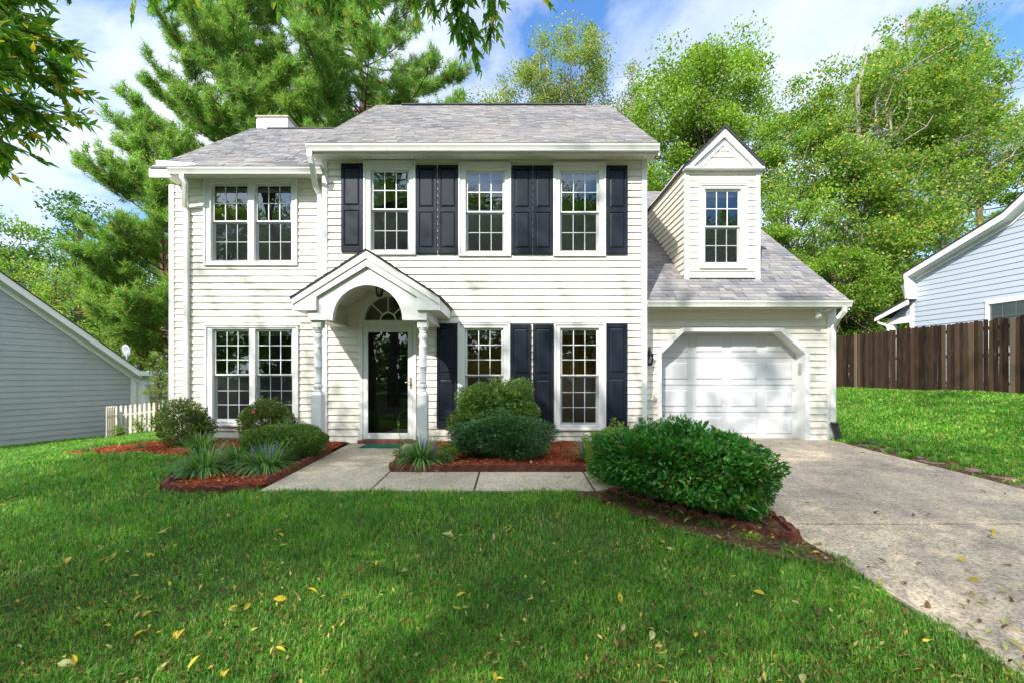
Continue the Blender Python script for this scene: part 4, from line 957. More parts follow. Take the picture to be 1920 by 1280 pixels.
# ---- clipped and loose shrubs
def noise_r(d, r_, k=7, amp=.08):
    o = np.zeros(len(d))
    for _ in range(k): a = r_.normal(size=3)*r_.uniform(1.5, 5); o += np.sin(d@a+r_.uniform(0, 6))*amp/math.sqrt(k)*1.3
    return o
def shrub(name, c, rad, n, leafsz, material, label, seed, shell=.8, bump=.08, rot=0., flat=1.0, stems=10, asp=.55, fold=True, spikes=0, core=True, zmin=None, group=None, power=2.0):
    """c = centre at ground level (x,y); rad=(rx,ry,h). superellipsoid dome of leaves over branching stems"""
    r_ = np.random.default_rng(seed); bz = g(*c)+.03; o = empty(name, (c[0], c[1], bz)); tag(o, label, 'shrub', group); o.rotation_euler = (0, 0, rot)
    d = unit(r_.normal(size=(n, 3))); p = power; sc_ = (np.abs(d)**p).sum(1)**(-1/p); u = r_.uniform(shell**3, 1.0, n)**(1/3)
    rr = 1+noise_r(d, r_, 9, bump); cz = rad[2]*.5; hz = rad[2]*.5
    P = d*(sc_*u*rr)[:, None]*np.array([rad[0], rad[1], hz])+np.array([0, 0, cz*flat]); k = P[:, 2] > -.02; P, d = P[k], d[k]
    if spikes:
        for _ in range(spikes):
            a = r_.uniform(0, 2*np.pi); q = r_.uniform(0, .85); b0 = np.array([rad[0]*q*math.cos(a), rad[1]*q*math.sin(a), rad[2]*.92*math.sqrt(max(.05,1-q*q*.8))]); m = 26
            t = r_.uniform(0, 1, m); dr_ = np.array([r_.normal()*.3, r_.normal()*.3, 1.]); e = b0+dr_*t[:, None]*r_.uniform(.06, .24)+r_.normal(size=(m, 3))*.022; P = np.concatenate([P, e]); d = np.concatenate([d, np.tile(dr_, (m, 1))])
    Q, Fq = leaves(P, leafsz*r_.uniform(.55, 1.3, len(P)), r_, asp, .35, dirs=d*.8, fold=fold); link('foliage', npmesh('foliage', Q, Fq, material), o)
    if shell > .7:
        dq = unit(r_.normal(size=(n//2, 3))); sq = (np.abs(dq)**p).sum(1)**(-1/p)*r_.uniform(.72, .84, n//2); P2 = dq*sq[:, None]*np.array([rad[0], rad[1], hz])+np.array([0,0,cz*flat]); P2 = P2[P2[:,2] > 0]; Q, Fq = leaves(P2, np.full(len(P2), leafsz*1.9), r_, .8, .2, dirs=r_.normal(size=P2.shape)); link('inner_leaves', npmesh('inner_leaves', Q, Fq, material), o)
    mb = MB()
    for _ in range(stems):
        a = r_.uniform(0, 2*np.pi); q = r_.uniform(.3, .9); e = np.array([rad[0]*q*math.cos(a), rad[1]*q*math.sin(a), rad[2]*r_.uniform(.55, .85)]); s0 = np.array([e[0]*.15, e[1]*.15, -.04]); mb.tube(limb_path(s0, e, r_, 4, .5), [.014,.011,.008,.006,.004], 5, cap=False)
        for _ in range(3):
            m_ = s0+(e-s0)*r_.uniform(.4,.8); e2 = m_+r_.normal(size=3)*np.array(rad)*.35; e2[2] = abs(e2[2]); mb.tube([tuple(m_), tuple(e2)], [.006,.003], 4, cap=False)
    mb.build('stems', M['bark'], o); return o
def clump(name, c, n, ln, material, label, seed, w=.018, spread=1.0, flowers=0, cat='plant', group=None, fl='flower'):
    r_ = np.random.default_rng(seed); bz = g(*c)+.03; o = empty(name, (c[0], c[1], bz)); tag(o, label, cat, group)
    a = r_.uniform(0, 2*np.pi, n); L_ = ln*r_.uniform(.55, 1.15, n); out_ = r_.uniform(.1, 1, n)*spread; ro = r_.uniform(0, .10, n)*spread; hd = np.stack([np.cos(a), np.sin(a), np.zeros(n)], 1); s_ = np.stack([-np.sin(a), np.cos(a), np.zeros(n)], 1)
    V = []; m = 6
    for i in range(m+1):
        t = i/m; ang = (1.45-out_*1.0*t-out_*.55); x = ro+L_*t*np.cos(np.clip(1.5-out_*(0.35+1.25*t), -.9, 1.5)); z = L_*t*np.sin(np.clip(1.5-out_*(.35+1.05*t), -.5, 1.5)); ww = w*(1-.85*t**2)*r_.uniform(.8, 1.2, n)
        p = hd*x[:, None]+np.array([0,0,1.])*np.maximum(z, .005)[:, None]; V += [p-s_*ww[:, None]/2, p+s_*ww[:, None]/2]
    V = np.stack(V, 1).reshape(-1, 3); k = np.arange(n)*2*(m+1); Fq = np.concatenate([np.stack([k+2*i, k+2*i+1, k+2*i+3, k+2*i+2], 1) for i in range(m)]); link('foliage', npmesh('foliage', V, Fq, material), o)
    for f in range(flowers):
        mb = MB(); aa = r_.uniform(0, 6.28); q = r_.uniform(.02, .16)*spread; h = ln*r_.uniform(.6, .95); b0 = Vector((q*.4*math.cos(aa), q*.4*math.sin(aa), 0)); e = Vector((q*1.3*math.cos(aa), q*1.3*math.sin(aa), h)); mb.tube([b0, e], .002, 4)
        for i in range(26):
            t = i/26; p = b0+(e-b0)*(.66+.36*t); rr = .010*(1-.6*t); ph = i*2.4; c_ = p+Vector((math.cos(ph)*rr, math.sin(ph)*rr, 0)); mb.add([c_+Vector((-.005,0,-.004)), c_+Vector((.005,0,-.004)), c_+Vector((.004,0,.006)), c_+Vector((0,.005,.005))], [(0,1,2),(0,2,3),(1,2,3)])
        mb.build('flower_spike', L[fl], o)
    return o

# =================================================================== SHRUBS AND BED PLANTS
shrub('azalea_bush', (X(347, 7.9), 7.95), (.47,.40,.74), 8500, .040, L['azalea'], 'loose olive azalea bush at the left corner of the house', 11, .45, .16, power=2.2, stems=26, spikes=12)
shrub('azalea_bush', (X(494, 7.95), 8.0), (.56,.36,.76), 9500, .040, L['azalea'], 'loose azalea bush with a pink bloom under the lower left window', 12, .45, .16, power=2.2, stems=24, spikes=12)
shrub('boxwood_mound', (X(536, 7.0), 6.95), (.64,.50,.50), 24000, .030, L['boxlight'], 'low clipped yellow green mound beside the left edge of the porch path', 13, .76, .11, power=2.3, spikes=14, flat=1.0)
shrub('boxwood_bush', (X(933, 7.65), 7.62), (.74,.42,1.12), 34000, .034, L['boxlight'], 'taller rounded light green shrub below the window, behind the clipped one', 14, .76, .13, power=2.5, spikes=30)
shrub('boxwood_bush', (X(934, 7.0), 7.0), (.70,.44,.62), 32000, .029, L['box'], 'low clipped dark green rounded shrub in front of the taller light one', 15, .74, .12, power=2.6, spikes=40)
hx_, hy_ = 1.74, 4.80
shrub('nandina_hedge', (hx_, hy_), (.83,.48,.74), 29000, .062, L['nandina'], 'large dense glossy green hedge between the front walk and driveway', 16, .66, .14, power=4.0, rot=math.atan2(-1.1, 1.55), spikes=150, stems=40, asp=.42)
fl = MB(); 
clump('liriope_clump', (X(380, 7.3), 7.25), 380, .38, L['liriope'], 'small grassy clump before the azalea in the left bed', 21, spread=.95, group=None)
clump('liriope_clump', (X(388, 6.1), 6.05), 680, .40, L['liriope'], 'large arching grassy clump at the front left of the left bed', 22, spread=1.6, w=.015)
clump('liriope_clump', (X(500, 6.2), 6.2), 720, .40, L['liriope'], 'grassy clump with purple flower spikes beside the porch path', 23, spread=1.6, w=.015, flowers=12)
clump('liriope_clump', (X(452, 6.6), 6.55), 480, .38, L['liriope'], 'grassy clump between the clipped mound and the flowering clump', 24, w=.015, spread=1.5)
clump('liriope_clump', (X(793, 6.55), 6.5), 560, .44, L['liriope'], 'pale variegated grassy clump at the foot of the right porch post', 25, w=.015, spread=1.25, flowers=9)
clump('liriope_clump', (X(1106, 6.7), 6.65), 300, .36, L['liriope'], 'grassy clump with purple flowers left of the large hedge', 26, spread=.9, flowers=8)
shrub('dwarf_shrub', (1.30, 5.62), (.36,.30,.62), 6500, .036, L['bright'], 'small yellow green shrub tucked behind the left end of the large hedge', 161, .6, .14, power=2.4, spikes=14, stems=10)
clump('liriope_clump', (1.98, 5.75), 200, .55, L['liriope'], 'grassy clump with lilac spikes rising behind the large hedge', 27, spread=.6, flowers=6)
shrub('weedy_plant', (X(842, 6.7), 6.75), (.17,.15,.24), 260, .06, L['bright'], 'leafy bright green weed right of the variegated clump', 28, .3, .2, stems=6, asp=.4, power=2)
shrub('weedy_plant', (X(755, 6.75), 6.75), (.14,.14,.22), 230, .055, L['mid'], 'small green seedling at the porch side corner of the middle bed', 29, .3, .2, stems=6, asp=.4, power=2)
# arching daylily stem
o = empty('flower_stalk', (X(757, 6.7), 6.68, g(-1.6, 6.7))); tag(o, 'thin arching seed stalk before the storm door', 'plant')
b = MB(); P = [(0,0,0),(-.03,0,.3),(-.07,0,.5),(-.09,0,.62),(-.05,0,.74),(.02,0,.79),(.08,0,.77)]; b.tube(P, [.004,.004,.003,.003,.002,.002,.0015], 5); b.build('stem', L['liriope'], o)
Q, Fq = leaves(np.array([[-.085+.012*i % .03,0,.5+.02*i] for i in range(7)]), np.full(7,.05), np.random.default_rng(3), .4, fold=True); link('seed_pods', npmesh('seed_pods', Q, Fq, L['liriope']), o)
for i, (px, Y, s) in enumerate([(187,8.0,.10),(262,7.75,.12),(165,7.7,.10)]):
    clump('grass_tuft', (X(px, Y), Y), 60, s*1.4, L['liriope'], ['tuft of weed at the back of the left mulch tip','tuft of weed in the red mulch before the picket fence','tuft of weed near the far left mulch point'][i], 60+i, w=.008, spread=.9)
# pink azalea bloom
b = MB((X(479, 7.72), 7.66, Z(770, 7.66)))
for k in range(6):
    a = k*1.05; c = b.o; b.add([c, c+Vector((.03*math.cos(a), -.01, .03*math.sin(a))), c+Vector((.035*math.cos(a+.5), -.018, .035*math.sin(a+.5))), c+Vector((.03*math.cos(a+1), -.01, .03*math.sin(a+1)))], [(0,1,2,3)])
tag(b.build('azalea_flower', mat('pink_petal', (.75,.10,.12), .5)), 'single pink bloom on the bush under the lower left window', 'flower')

# =================================================================== GRASS
def grass(name, n, xr, yr, mask, h, w, seed, label, depth_w=True):
    r_ = np.random.default_rng(seed); x = r_.uniform(*xr, n); 
    if depth_w: u = r_.uniform(0, 1, n); y = 1/(1/yr[0]+(1/yr[1]-1/yr[0])*u)
    else: y = r_.uniform(*yr, n)
    k = mask(x, y); x, y = x[k], y[k]
    pat = np.sin(x*1.9+y*1.1)+np.sin(x*.7-y*2.3+1)+np.sin(x*3.7+y*3.1+2)*.6+np.sin(x*6.1-y*5.2)*.4
    keep = r_.uniform(0, 1, len(x)) < np.clip(.80+.22*pat, .16, 1); x, y, pat = x[keep], y[keep], pat[keep]; n = len(x)
    a = r_.uniform(0, 2*np.pi, n); sc_ = np.clip(y/3.2, .8, 2.6); hh = h*r_.uniform(.45, 1.3, n)*(.9+.10*pat)*np.clip(sc_, .9, 1.5); ww = w*r_.uniform(.6, 1.3, n)*sc_
    ben = r_.uniform(.2, 1.1, n); z = gz(x, y); b0 = np.stack([x, y, z], 1); dr = np.stack([np.cos(a), np.sin(a), np.zeros(n)], 1); s_ = np.stack([-np.sin(a), np.cos(a), np.zeros(n)], 1)*ww[:, None]/2
    m1 = b0+dr*(hh*ben*.30)[:, None]+np.stack([0*x, 0*x, hh*.6], 1); t = b0+dr*(hh*ben*.95)[:, None]+np.stack([0*x, 0*x, hh*(1.0-.28*ben)], 1)
    V = np.stack([b0-s_, b0+s_, m1+s_*.85, m1-s_*.85, t], 1).reshape(-1, 3); k = np.arange(n)*5
    me = npmesh(name, V, [np.stack([k, k+1, k+2, k+3], 1), np.stack([k+3, k+2, k+4], 1)], L['grass']); o = link(name, me); tag(o, label, 'grass', kind='stuff'); return o
def frust(x, y): return (np.abs(x) < y*1.2+.6)
def m_front(x, y):
    e = .05*np.sin(x*7)+.03*np.sin(x*17+1)
    k = frust(x, y) & (x < 2.47+.05*np.sin(y*6)+.03*np.sin(y*15)) & ((y < 5.24+e*.5) | (x < -2.98))
    k &= ~inpoly(x, y, bed_left) & ~inpoly(x, y, bed_right)
    dd = inpoly(x, y, dirt_r); k &= ~(dd & (np.sin(x*13+y*9)+np.sin(x*7-y*17) > -.9))
    bare = ((x-1.0)**2/.05+(y-2.75)**2/.008 < 1); pass
    return k & ~((x > -6.2) & (y > 7.7) & (x < -2.9))
def m_right(x, y): return (x > 6.05+.06*np.sin(y*5)) & (x < 11.3) & ~(inpoly(x, y, strip_r) & (np.sin(x*13+y*9)+np.sin(x*7-y*17) > -.8)) & (x < y*1.16+.5) & ~((y > 15) & (x < 8))
grass('grass', 520000, (-9.5, 2.6), (1.7, 8.6), m_front, .050, .0048, 5, 'green lawn grass before the house')
grass('grass', 150000, (-13.5, -4), (6.8, 13.8), lambda x, y: frust(x, y) & ~inpoly(x, y, bed_left) & ((x < -6.75) | (y < 7.3)), .065, .0065, 6, 'lawn grass between the house and the gray neighbour')
grass('grass', 230000, (6.0, 11.3), (4.6, 17.5), m_right, .06, .006, 7, 'sunlit lawn grass between the driveway and the board fence', True)

# =================================================================== FALLEN LEAVES
def leafmesh(m, seed, ln=.09):
    r_ = random.Random(seed); b = MB(); w = ln*r_.uniform(.15,.22); c = r_.uniform(.004,.014); V = [(-ln/2,0,.002)]; n = 5
    for i in range(1, n): t = i/n; V += [(-ln/2+ln*t, -w*math.sin(t**.8*math.pi), c*math.sin(t*3)+.006), (-ln/2+ln*t, 0, c*math.sin(t*3)), (-ln/2+ln*t, w*math.sin(t**.8*math.pi), c*math.sin(t*3)+.006)]
    V.append((ln/2, 0, c*.5)); F_ = [(0,2,1),(0,3,2)]
    for i in range(n-2): k = 1+3*i; F_ += [(k,k+1,k+4,k+3),(k+1,k+2,k+5,k+4)]
    k = 1+3*(n-2); e = len(V)-1; F_ += [(k,k+1,e),(k+1,k+2,e)]; b.add(V, F_); b.tube([(-ln/2-.015,0,.004),(-ln/2,0,.002)], .0009, 4); return b.mesh('fallen_leaf', m)
LM = {k: [leafmesh(L[k], i) for i in range(4)] for k in ('yellow','pale','brown')}
def drop(n, area, kinds, where, grp, hz, smin=.6, smax=1.25, seed=1, cluster=.0):
    r_ = random.Random(seed); c = 0; last = None
    while c < n:
        if last and r_.random() < cluster: x, y = last[0]+r_.gauss(0,.05), last[1]+r_.gauss(0,.05)
        else:
            y = 1/(1/area[2]+(1/area[3]-1/area[2])*r_.random()); x = r_.uniform(max(area[0], -y*1.15), min(area[1], y*1.15))
        if not bool(np.all(where(np.array([x]), np.array([y])))): continue
        last = (x, y); k = r_.choices(('yellow','pale','brown'), kinds)[0]; o = link('fallen_leaf', r_.choice(LM[k])); s = r_.uniform(smin, smax); o.scale = (s, s, s)
        o.location = (x, y, g(x, y)+hz+r_.uniform(0,.012)); o.rotation_euler = (r_.gauss(0,.35), r_.gauss(0,.35), r_.uniform(0, 6.28)); tag(o, {'yellow':'yellow','pale':'pale green','brown':'brown'}[k]+' fallen leaf '+grp, 'leaf', 'fallen leaves '+grp); c += 1
drop(150, (-9, 2.3, 1.9, 5.15), (.55,.3,.15), m_front, 'on the front lawn', .022, .35, .98, 1, .45)
def small_leaves(n, seed):
    r_ = np.random.default_rng(seed); u = r_.uniform(0, 1, n); y = 1/(1/1.9+(1/5.15-1/1.9)*u); x = r_.uniform(-1, 1, n)*y*1.15
    c0 = r_.integers(0, n//3, n); k = r_.uniform(0, 1, n) < .45; x[k] = x[c0[k]]+r_.normal(0, .09, k.sum()); y[k] = y[c0[k]]+r_.normal(0, .09, k.sum()); k = m_front(x, y); x, y = x[k], y[k]; n = len(x)
    c = np.stack([x, y, gz(x, y)+r_.uniform(.02, .05, n)], 1); Q, Fq = leaves(c, r_.uniform(.022, .052, n), r_, .42, 1.4, fold=True); mi = r_.integers(0, 3, n); o = link('leaf_litter', npmesh('leaf_litter', Q, Fq, [L['yellow'], L['pale'], L['brown']], np.concatenate([mi, mi]))); tag(o, 'many tiny yellow and brown leaf scraps strewn in the front lawn', 'leaf litter', kind='stuff')
small_leaves(420, 17)
drop(70, (2.5, 5.95, 2.0, 8.2), (.32,.22,.46), lambda x, y: (x > 2.5) & (x < 5.95), 'on the driveway', .022, .35, 1.0, 2, .1)
drop(9, (-2.8, 1.0, 5.3, 6.1), (.5,.4,.1), lambda x, y: (x > -2.85) & (x < 1.0), 'on the front walk', .024, .6, 1.0, 3)
drop(16, (-1.5, 1.2, 6.3, 7.0), (.7,.2,.1), lambda x, y: inpoly(x, y, bed_mid), 'on the red mulch of the middle bed', .06, .5, .9, 4)
drop(9, (-4.3, -3.0, 5.35, 5.9), (.5,.4,.1), lambda x, y: inpoly(x, y, bed_left), 'on the mulch of the left bed', .05, .6, .9, 5)
drop(26, (.7, 2.45, 3.4, 4.9), (.4,.45,.15), lambda x, y: inpoly(x, y, dirt_r), 'on the soil before the hedge edging', .03, .5, .95, 6)
drop(9, (6.1, 10.5, 5.2, 12.0), (.9,.1,.0), m_right, 'on the right lawn', .045, .8, 1.2, 7)

mask_l = lambda x, y: m_front(x, y)
def lawn_bits(n, seed):
    r_ = np.random.default_rng(seed); u = r_.uniform(0, 1, n); y = 1/(1/1.8+(1/6.5-1/1.8)*u); x = r_.uniform(-1, 1, n)*y*1.15; k = m_front(x, y); x, y = x[k], y[k]; n = len(x)
    c = np.stack([x, y, gz(x, y)+r_.uniform(.012, .045, n)], 1); Q, Fq = leaves(c, r_.uniform(.012, .05, n), r_, .4, 1.2, fold=True); o = link('lawn_litter', npmesh('lawn_litter', Q, Fq, M['debris'])); tag(o, 'small bits of dead leaf and thatch caught in the front lawn', 'ground cover', kind='stuff')
lawn_bits(7000, 91)

# =================================================================== FENCES
fn = empty('board_fence', (11.3, 14, g(11.3, 14))); tag(fn, 'tall dark weathered board fence right of the lawn', 'fence')
b = MB((11.3, 14, g(11.3, 14))); y = 9.2; r = random.Random(5)
def fx(y): return 11.25+(y-15.8)*-.075
while y < 24:
    w = r.uniform(.095,.118); x = fx(y)+r.uniform(-.010,.010); zb = g(x, y)-.05; zt = g(x, y)+1.80+.012*math.sin(y*2)+r.uniform(-.018,.018); c = .022; th = .018
    P = [(y, zb), (y+w, zb), (y+w, zt-c), (y+w-c, zt), (y+c, zt), (y, zt-c)]; tl = r.uniform(-.008,.008); b.prism(P, lambda p, k: ((x, x+th)[k]+tl*(p[1]-zb), p[0], p[1])); y += w+r.uniform(.000,.006)
b.build('boards', M['fence'], fn)
b = MB((11.3, 14, g(11.3, 14)))
for hz in (.25, .95, 1.6): b.tube([(fx(y)+.085, y, g(fx(y), y)+hz) for y in np.arange(9.2, 24, .5)], .02, rect=(.085,.03), ref=(1,0,0))
b.build('rail', M['fence'], fn)
for y in np.arange(10.2, 24, 2.4):
    b = MB((11.3, 14, g(11.3, 14))); x = fx(y); b.box(x+.135, x+.225, y, y+.09, g(x, y)-.1, g(x, y)+1.75); b.build('post', M['fence'], fn)
pf = empty('picket_fence', (X(260, 13.6), 13.6, g(-11, 13.6))); tag(pf, 'short faded white picket fence between the gray neighbour and the house', 'fence')
b = MB(tuple(pf.location)); A = Vector((X(218, 12.95), 12.95)); B = Vector((X(332, 13.2), 13.2)); n = 14
def pick(x, y, h, dx, dy):
    w = .035; zb = g(x, y)-.02; P = [(-w, 0), (w, 0), (w, h-.10), (w*.6, h-.085), (w, h-.065), (w*.9, h-.04), (0, h), (-w*.9, h-.04), (-w, h-.065), (-w*.6, h-.085), (-w, h-.10)]
    b.prism(P, lambda p, k: (x+dx*p[0]+(-dy)*(-.01, .01)[k], y+dy*p[0]+dx*(-.01, .01)[k], zb+p[1]))
for i in range(n):
    p = A+(B-A)*i/(n-1); pick(p.x, p.y, .92+.008*math.sin(i*2.2), *(B-A).normalized())
A2 = Vector((X(201, 12.6), 12.6))
for i in range(4): p = A2+(A-A2)*i/4; pick(p.x, p.y, .92, *(A-A2).normalized())
b.build('pickets', M['picket'], pf)
b = MB(tuple(pf.location))
for hz in (.22, .62): b.tube([(A2.x, A2.y+.03, g(*A2)+hz), (A.x, A.y+.03, g(*A)+hz), (B.x, B.y+.03, g(*B)+hz)], .02, rect=(.035,.075), ref=(0,1,0))
b.build('rail', M['picket'], pf)

# =================================================================== NEIGHBOUR HOUSES
def Lw(s): return Vector((-12.94+.385*s, 11.5+.923*s, 0))           # gray wall line, s metres along
ln_ = empty('gray_house', tuple(Lw(0))); tag(ln_, 'neighbouring gray sided house with a steep white rake at left edge', 'house'); lo_ = Vector(Lw(0))
def under(o, p): o.location = -Vector(p.location); return o
sc = 2.70; zeL = Z(690, 14.0)
ul = Vector((.385, .923, 0)); nl_ = Vector((.923, -.385, 0))
def at_wall(px):   # s where the wall line crosses image column px
    k = (px-CX)/F; return (k*11.5+12.94)/(.385-k*.923)
s1 = at_wall(246); pL = lo_+ul*s1; zc1 = Z(690, pL.y)
s0 = at_wall(0); p0 = lo_+ul*s0; zr0 = Z(531, p0.y); slL = (zr0-zc1)/(s1-s0)
under(lap('gable_siding', tuple(lo_), tuple(ul), tuple(nl_), g(-12.5, 12)-.25, zc1+slL*(s1+5), k_(-5), lambda z: s1 if z < zc1 else s1-(z-zc1)/slL, M['graysiding'], ln_, .152, .014), ln_)
b = MB()   # corner board, base board
q = pL; b.prism([(s1-.02, -.8), (s1+.13, -.8), (s1+.13, zc1+.1), (s1-.02, zc1+.12)], lambda p, k: tuple(lo_+ul*p[0]+nl_*(.03, -.1)[k]+Vector((0,0,p[1]))))
under(b.build('corner_board', M['trim'], ln_), ln_)
b = MB(); zb0, zb1 = Z(844.5, p0.y), Z(818, (lo_+ul*at_wall(199)).y)
b.prism([(-5, zb0-.02*(s0+5)-.16), (s1+.12, zb1-.10), (s1+.12, zb1+.02), (-5, zb0-.02*(s0+5)+.02)], lambda p, k: tuple(lo_+ul*p[0]+nl_*(.035, -.1)[k]+Vector((0,0,p[1])))); under(b.build('base_board', M['trim'], ln_), ln_)
def rk(mb, sa, za, sb, zb_, dn0, dn1, off0, off1, U, NN, OO):
    mb.prism([(sa, za-dn0), (sb, zb_-dn0), (sb, zb_-dn1), (sa, za-dn1)], lambda p, k: tuple(OO+U*p[0]+NN*(off0, off1)[k]+Vector((0,0,p[1]))))
# rake: top edge from image (0,507) to (270,697) at overhang .28
OH = .28
def on_rake(px, py, OO, U, NN, oh):
    A_ = OO+NN*oh; k = (px-CX)/F; s = (k*A_.y-A_.x)/(U.x-k*U.y); y = A_.y+U.y*s; return s, Z(py, y)
ra, rb = on_rake(0, 508, lo_, ul, nl_, OH), on_rake(268, 696, lo_, ul, nl_, OH); m_ = (rb[1]-ra[1])/(rb[0]-ra[0]); sa = -5; za = ra[1]+m_*(sa-ra[0])
b = MB(); rk(b, sa, za, rb[0], rb[1], .03, .22, OH, OH-.03, ul, nl_, lo_); rk(b, sa, za, rb[0], rb[1], .20, .22, OH-.03, 0, ul, nl_, lo_); rk(b, sa, za, rb[0], rb[1], .22, .36, .04, -.02, ul, nl_, lo_)
under(b.build('rake_board', M['trim'], ln_), ln_)
b = MB(); rk(b, sa, za, rb[0]+.05, rb[1]+m_*.05, .0, .03, OH+.02, -7, ul, nl_, lo_); under(b.build('roof', M['darkroof'], ln_), ln_)
b = MB(); s_e = s1+.13   # back porch beam, soffit and post
def wl(s, n_, z): return tuple(lo_+ul*s+nl_*n_+Vector((0,0,z)))
sp_ = MB(); pbx = X(316, 14.9)
b.box(pL.x+.05, pbx, pL.y+.15, pL.y+.35, Z(720, pL.y+.2), Z(704, pL.y+.2)); b.box(pL.x+.05, pbx, pL.y-.05, pL.y+.5, Z(703.5, pL.y), Z(695, pL.y))
b.box(pL.x+.05, pL.x+.30, pL.y+.16, pL.y+.34, -.8, Z(720.5, pL.y+.2)); under(b.build('porch_beam', M['trim'], ln_, .004), ln_)
b = MB(); b.box(pL.x-.3, pbx+.5, pL.y+2.2, pL.y+2.3, -.9, Z(716, pL.y+2.2)); under(b.build('porch_back_wall', M['darkdoor'], ln_), ln_)
# dish
dy = pL.y+.5; dsh = empty('satellite_dish', (X(238, dy), dy, Z(678, dy))); tag(dsh, 'small gray satellite dish above the gray neighbour roof edge', 'satellite dish')
b = MB(); n = 20; V = [(0,0,0)]; 
for ring_ in (1, 2, 3):
    for k in range(n): a = 2*math.pi*k/n; rr = .20*ring_/3; V.append((rr*math.cos(a), -.5*rr*rr*1.4, rr*1.0*math.sin(a)))
Fd = [(0, 1+k, 1+(k+1) % n) for k in range(n)]
for ring_ in (0, 1): Fd += [(1+ring_*n+k, 1+(ring_+1)*n+k, 1+(ring_+1)*n+(k+1) % n, 1+ring_*n+(k+1) % n) for k in range(n)]
b.add(V, Fd, True); dd_ = b.build('dish', M['dish'], dsh); dd_.location = (0, 0, .36); dd_.rotation_euler = (R(12), R(-35), R(-26))
mo_ = dd_.modifiers.new('thick', 'SOLIDIFY'); mo_.thickness = .012
b = MB(); b.tube([(0,0,-.3),(0,0,.2),(.02,0,.36)], .022, 8); b.build('mast', M['dish'], dsh); b = MB(); b.tube([(0,0,.25),(.2,-.2,.25),(.28,-.22,.34)], .01, 6); b.build('feed_arm', M['dish'], dsh)

ur = Vector((.12403, -.99228, 0)); nr_ = Vector((-.99228, -.12403, 0)); rO = Vector((12.53, 14.2, 0))
rn = empty('blue_house', tuple(rO)); tag(rn, 'neighbouring pale blue sided house behind the board fence', 'house')
OHR = .30
P0 = on_rake(1694, 511, rO, ur, nr_, OHR); P1 = on_rake(1881, 396, rO, ur, nr_, OHR); P2 = on_rake(1918, 362, rO, ur, nr_, OHR); m2 = (P2[1]-P1[1])/(P2[0]-P1[0]); m1 = (P1[1]-P0[1])/(P1[0]-P0[0])
P3 = (P1[0]+4, P1[1]+4*.78)
def zrk(s): return P0[1]+m1*(s-P0[0]) if s < P1[0] else P1[1]+.78*(s-P1[0])
def s_of(z):
    z = z+.26; return max(.0, P0[0]+(z-P0[1])/m1 if z < P1[1] else P1[0]+(z-P1[1])/.78)
zwb = Z(566, 14.2)
wx = on_rake(1848, 590, rO, ur, nr_, .02); wx2 = on_rake(1919, 575, rO, ur, nr_, .02); wt = on_rake(1852, 566, rO, ur, nr_, .02)
under(lap('gable_siding', tuple(rO), tuple(ur), tuple(nr_), .3, P3[1], lambda z: s_of(z), k_(6.5), M['bluesiding'], rn, .152, .014, openings=[(wt[1]-1.2, wt[1]-.02, k_(wx[0]+.03), k_(wx[0]+.98))]), rn)
def RW(s, n_, z): return tuple(rO+ur*s+nr_*n_+Vector((0,0,z)))
def rprism(mb, P, a, c): mb.prism(P, lambda p, k: RW(p[0], (a, c)[k], p[1]))
b = MB(); rprism(b, [(-.1, .3), (.02, .3), (.02, zrk(0)-.25), (-.1, zrk(0)-.3)], .03, -.1); under(b.build('corner_board', M['trim'], rn), rn)
b = MB()
for (q0, q1) in (((P0[0], P0[1]), (P1[0], P1[1])), ((P1[0], P1[1]), P3)):
    rprism(b, [(q0[0], q0[1]-.035), (q1[0], q1[1]-.035), (q1[0], q1[1]-.21), (q0[0], q0[1]-.21)], OHR, OHR-.03)
    rprism(b, [(q0[0], q0[1]-.21), (q1[0], q1[1]-.21), (q1[0], q1[1]-.225), (q0[0], q0[1]-.225)], OHR-.03, -.02)
    rprism(b, [(q0[0], q0[1]-.225), (q1[0], q1[1]-.225), (q1[0], q1[1]-.33), (q0[0], q0[1]-.33)], .04, -.02)
under(b.build('rake_board', M['trim'], rn), rn)
b = MB()
for (q0, q1) in (((P0[0]-.03, P0[1]-.02), (P1[0], P1[1])), ((P1[0], P1[1]), P3)): rprism(b, [(q0[0], q0[1]), (q1[0], q1[1]), (q1[0], q1[1]-.035), (q0[0], q0[1]-.035)], OHR+.02, -7)
under(b.build('roof', M['darkroof'], rn), rn)
b = MB(); ze_ = on_rake(1697, 562, rO, ur, nr_, OHR)[1]   # boxed rear eave
rprism(b, [(P0[0], P0[1]-.04), (P0[0]+.10, P0[1]-.04), (P0[0]+.18, ze_), (P0[0]+.05, ze_)], OHR-.005, -6); rprism(b, [(-.38, zrk(0)-.35), (-.1, zrk(0)-.3), (-.1, ze_-.1), (-.25, ze_)], .02, -.5)
under(b.build('rear_eave', M['trim'], rn), rn)
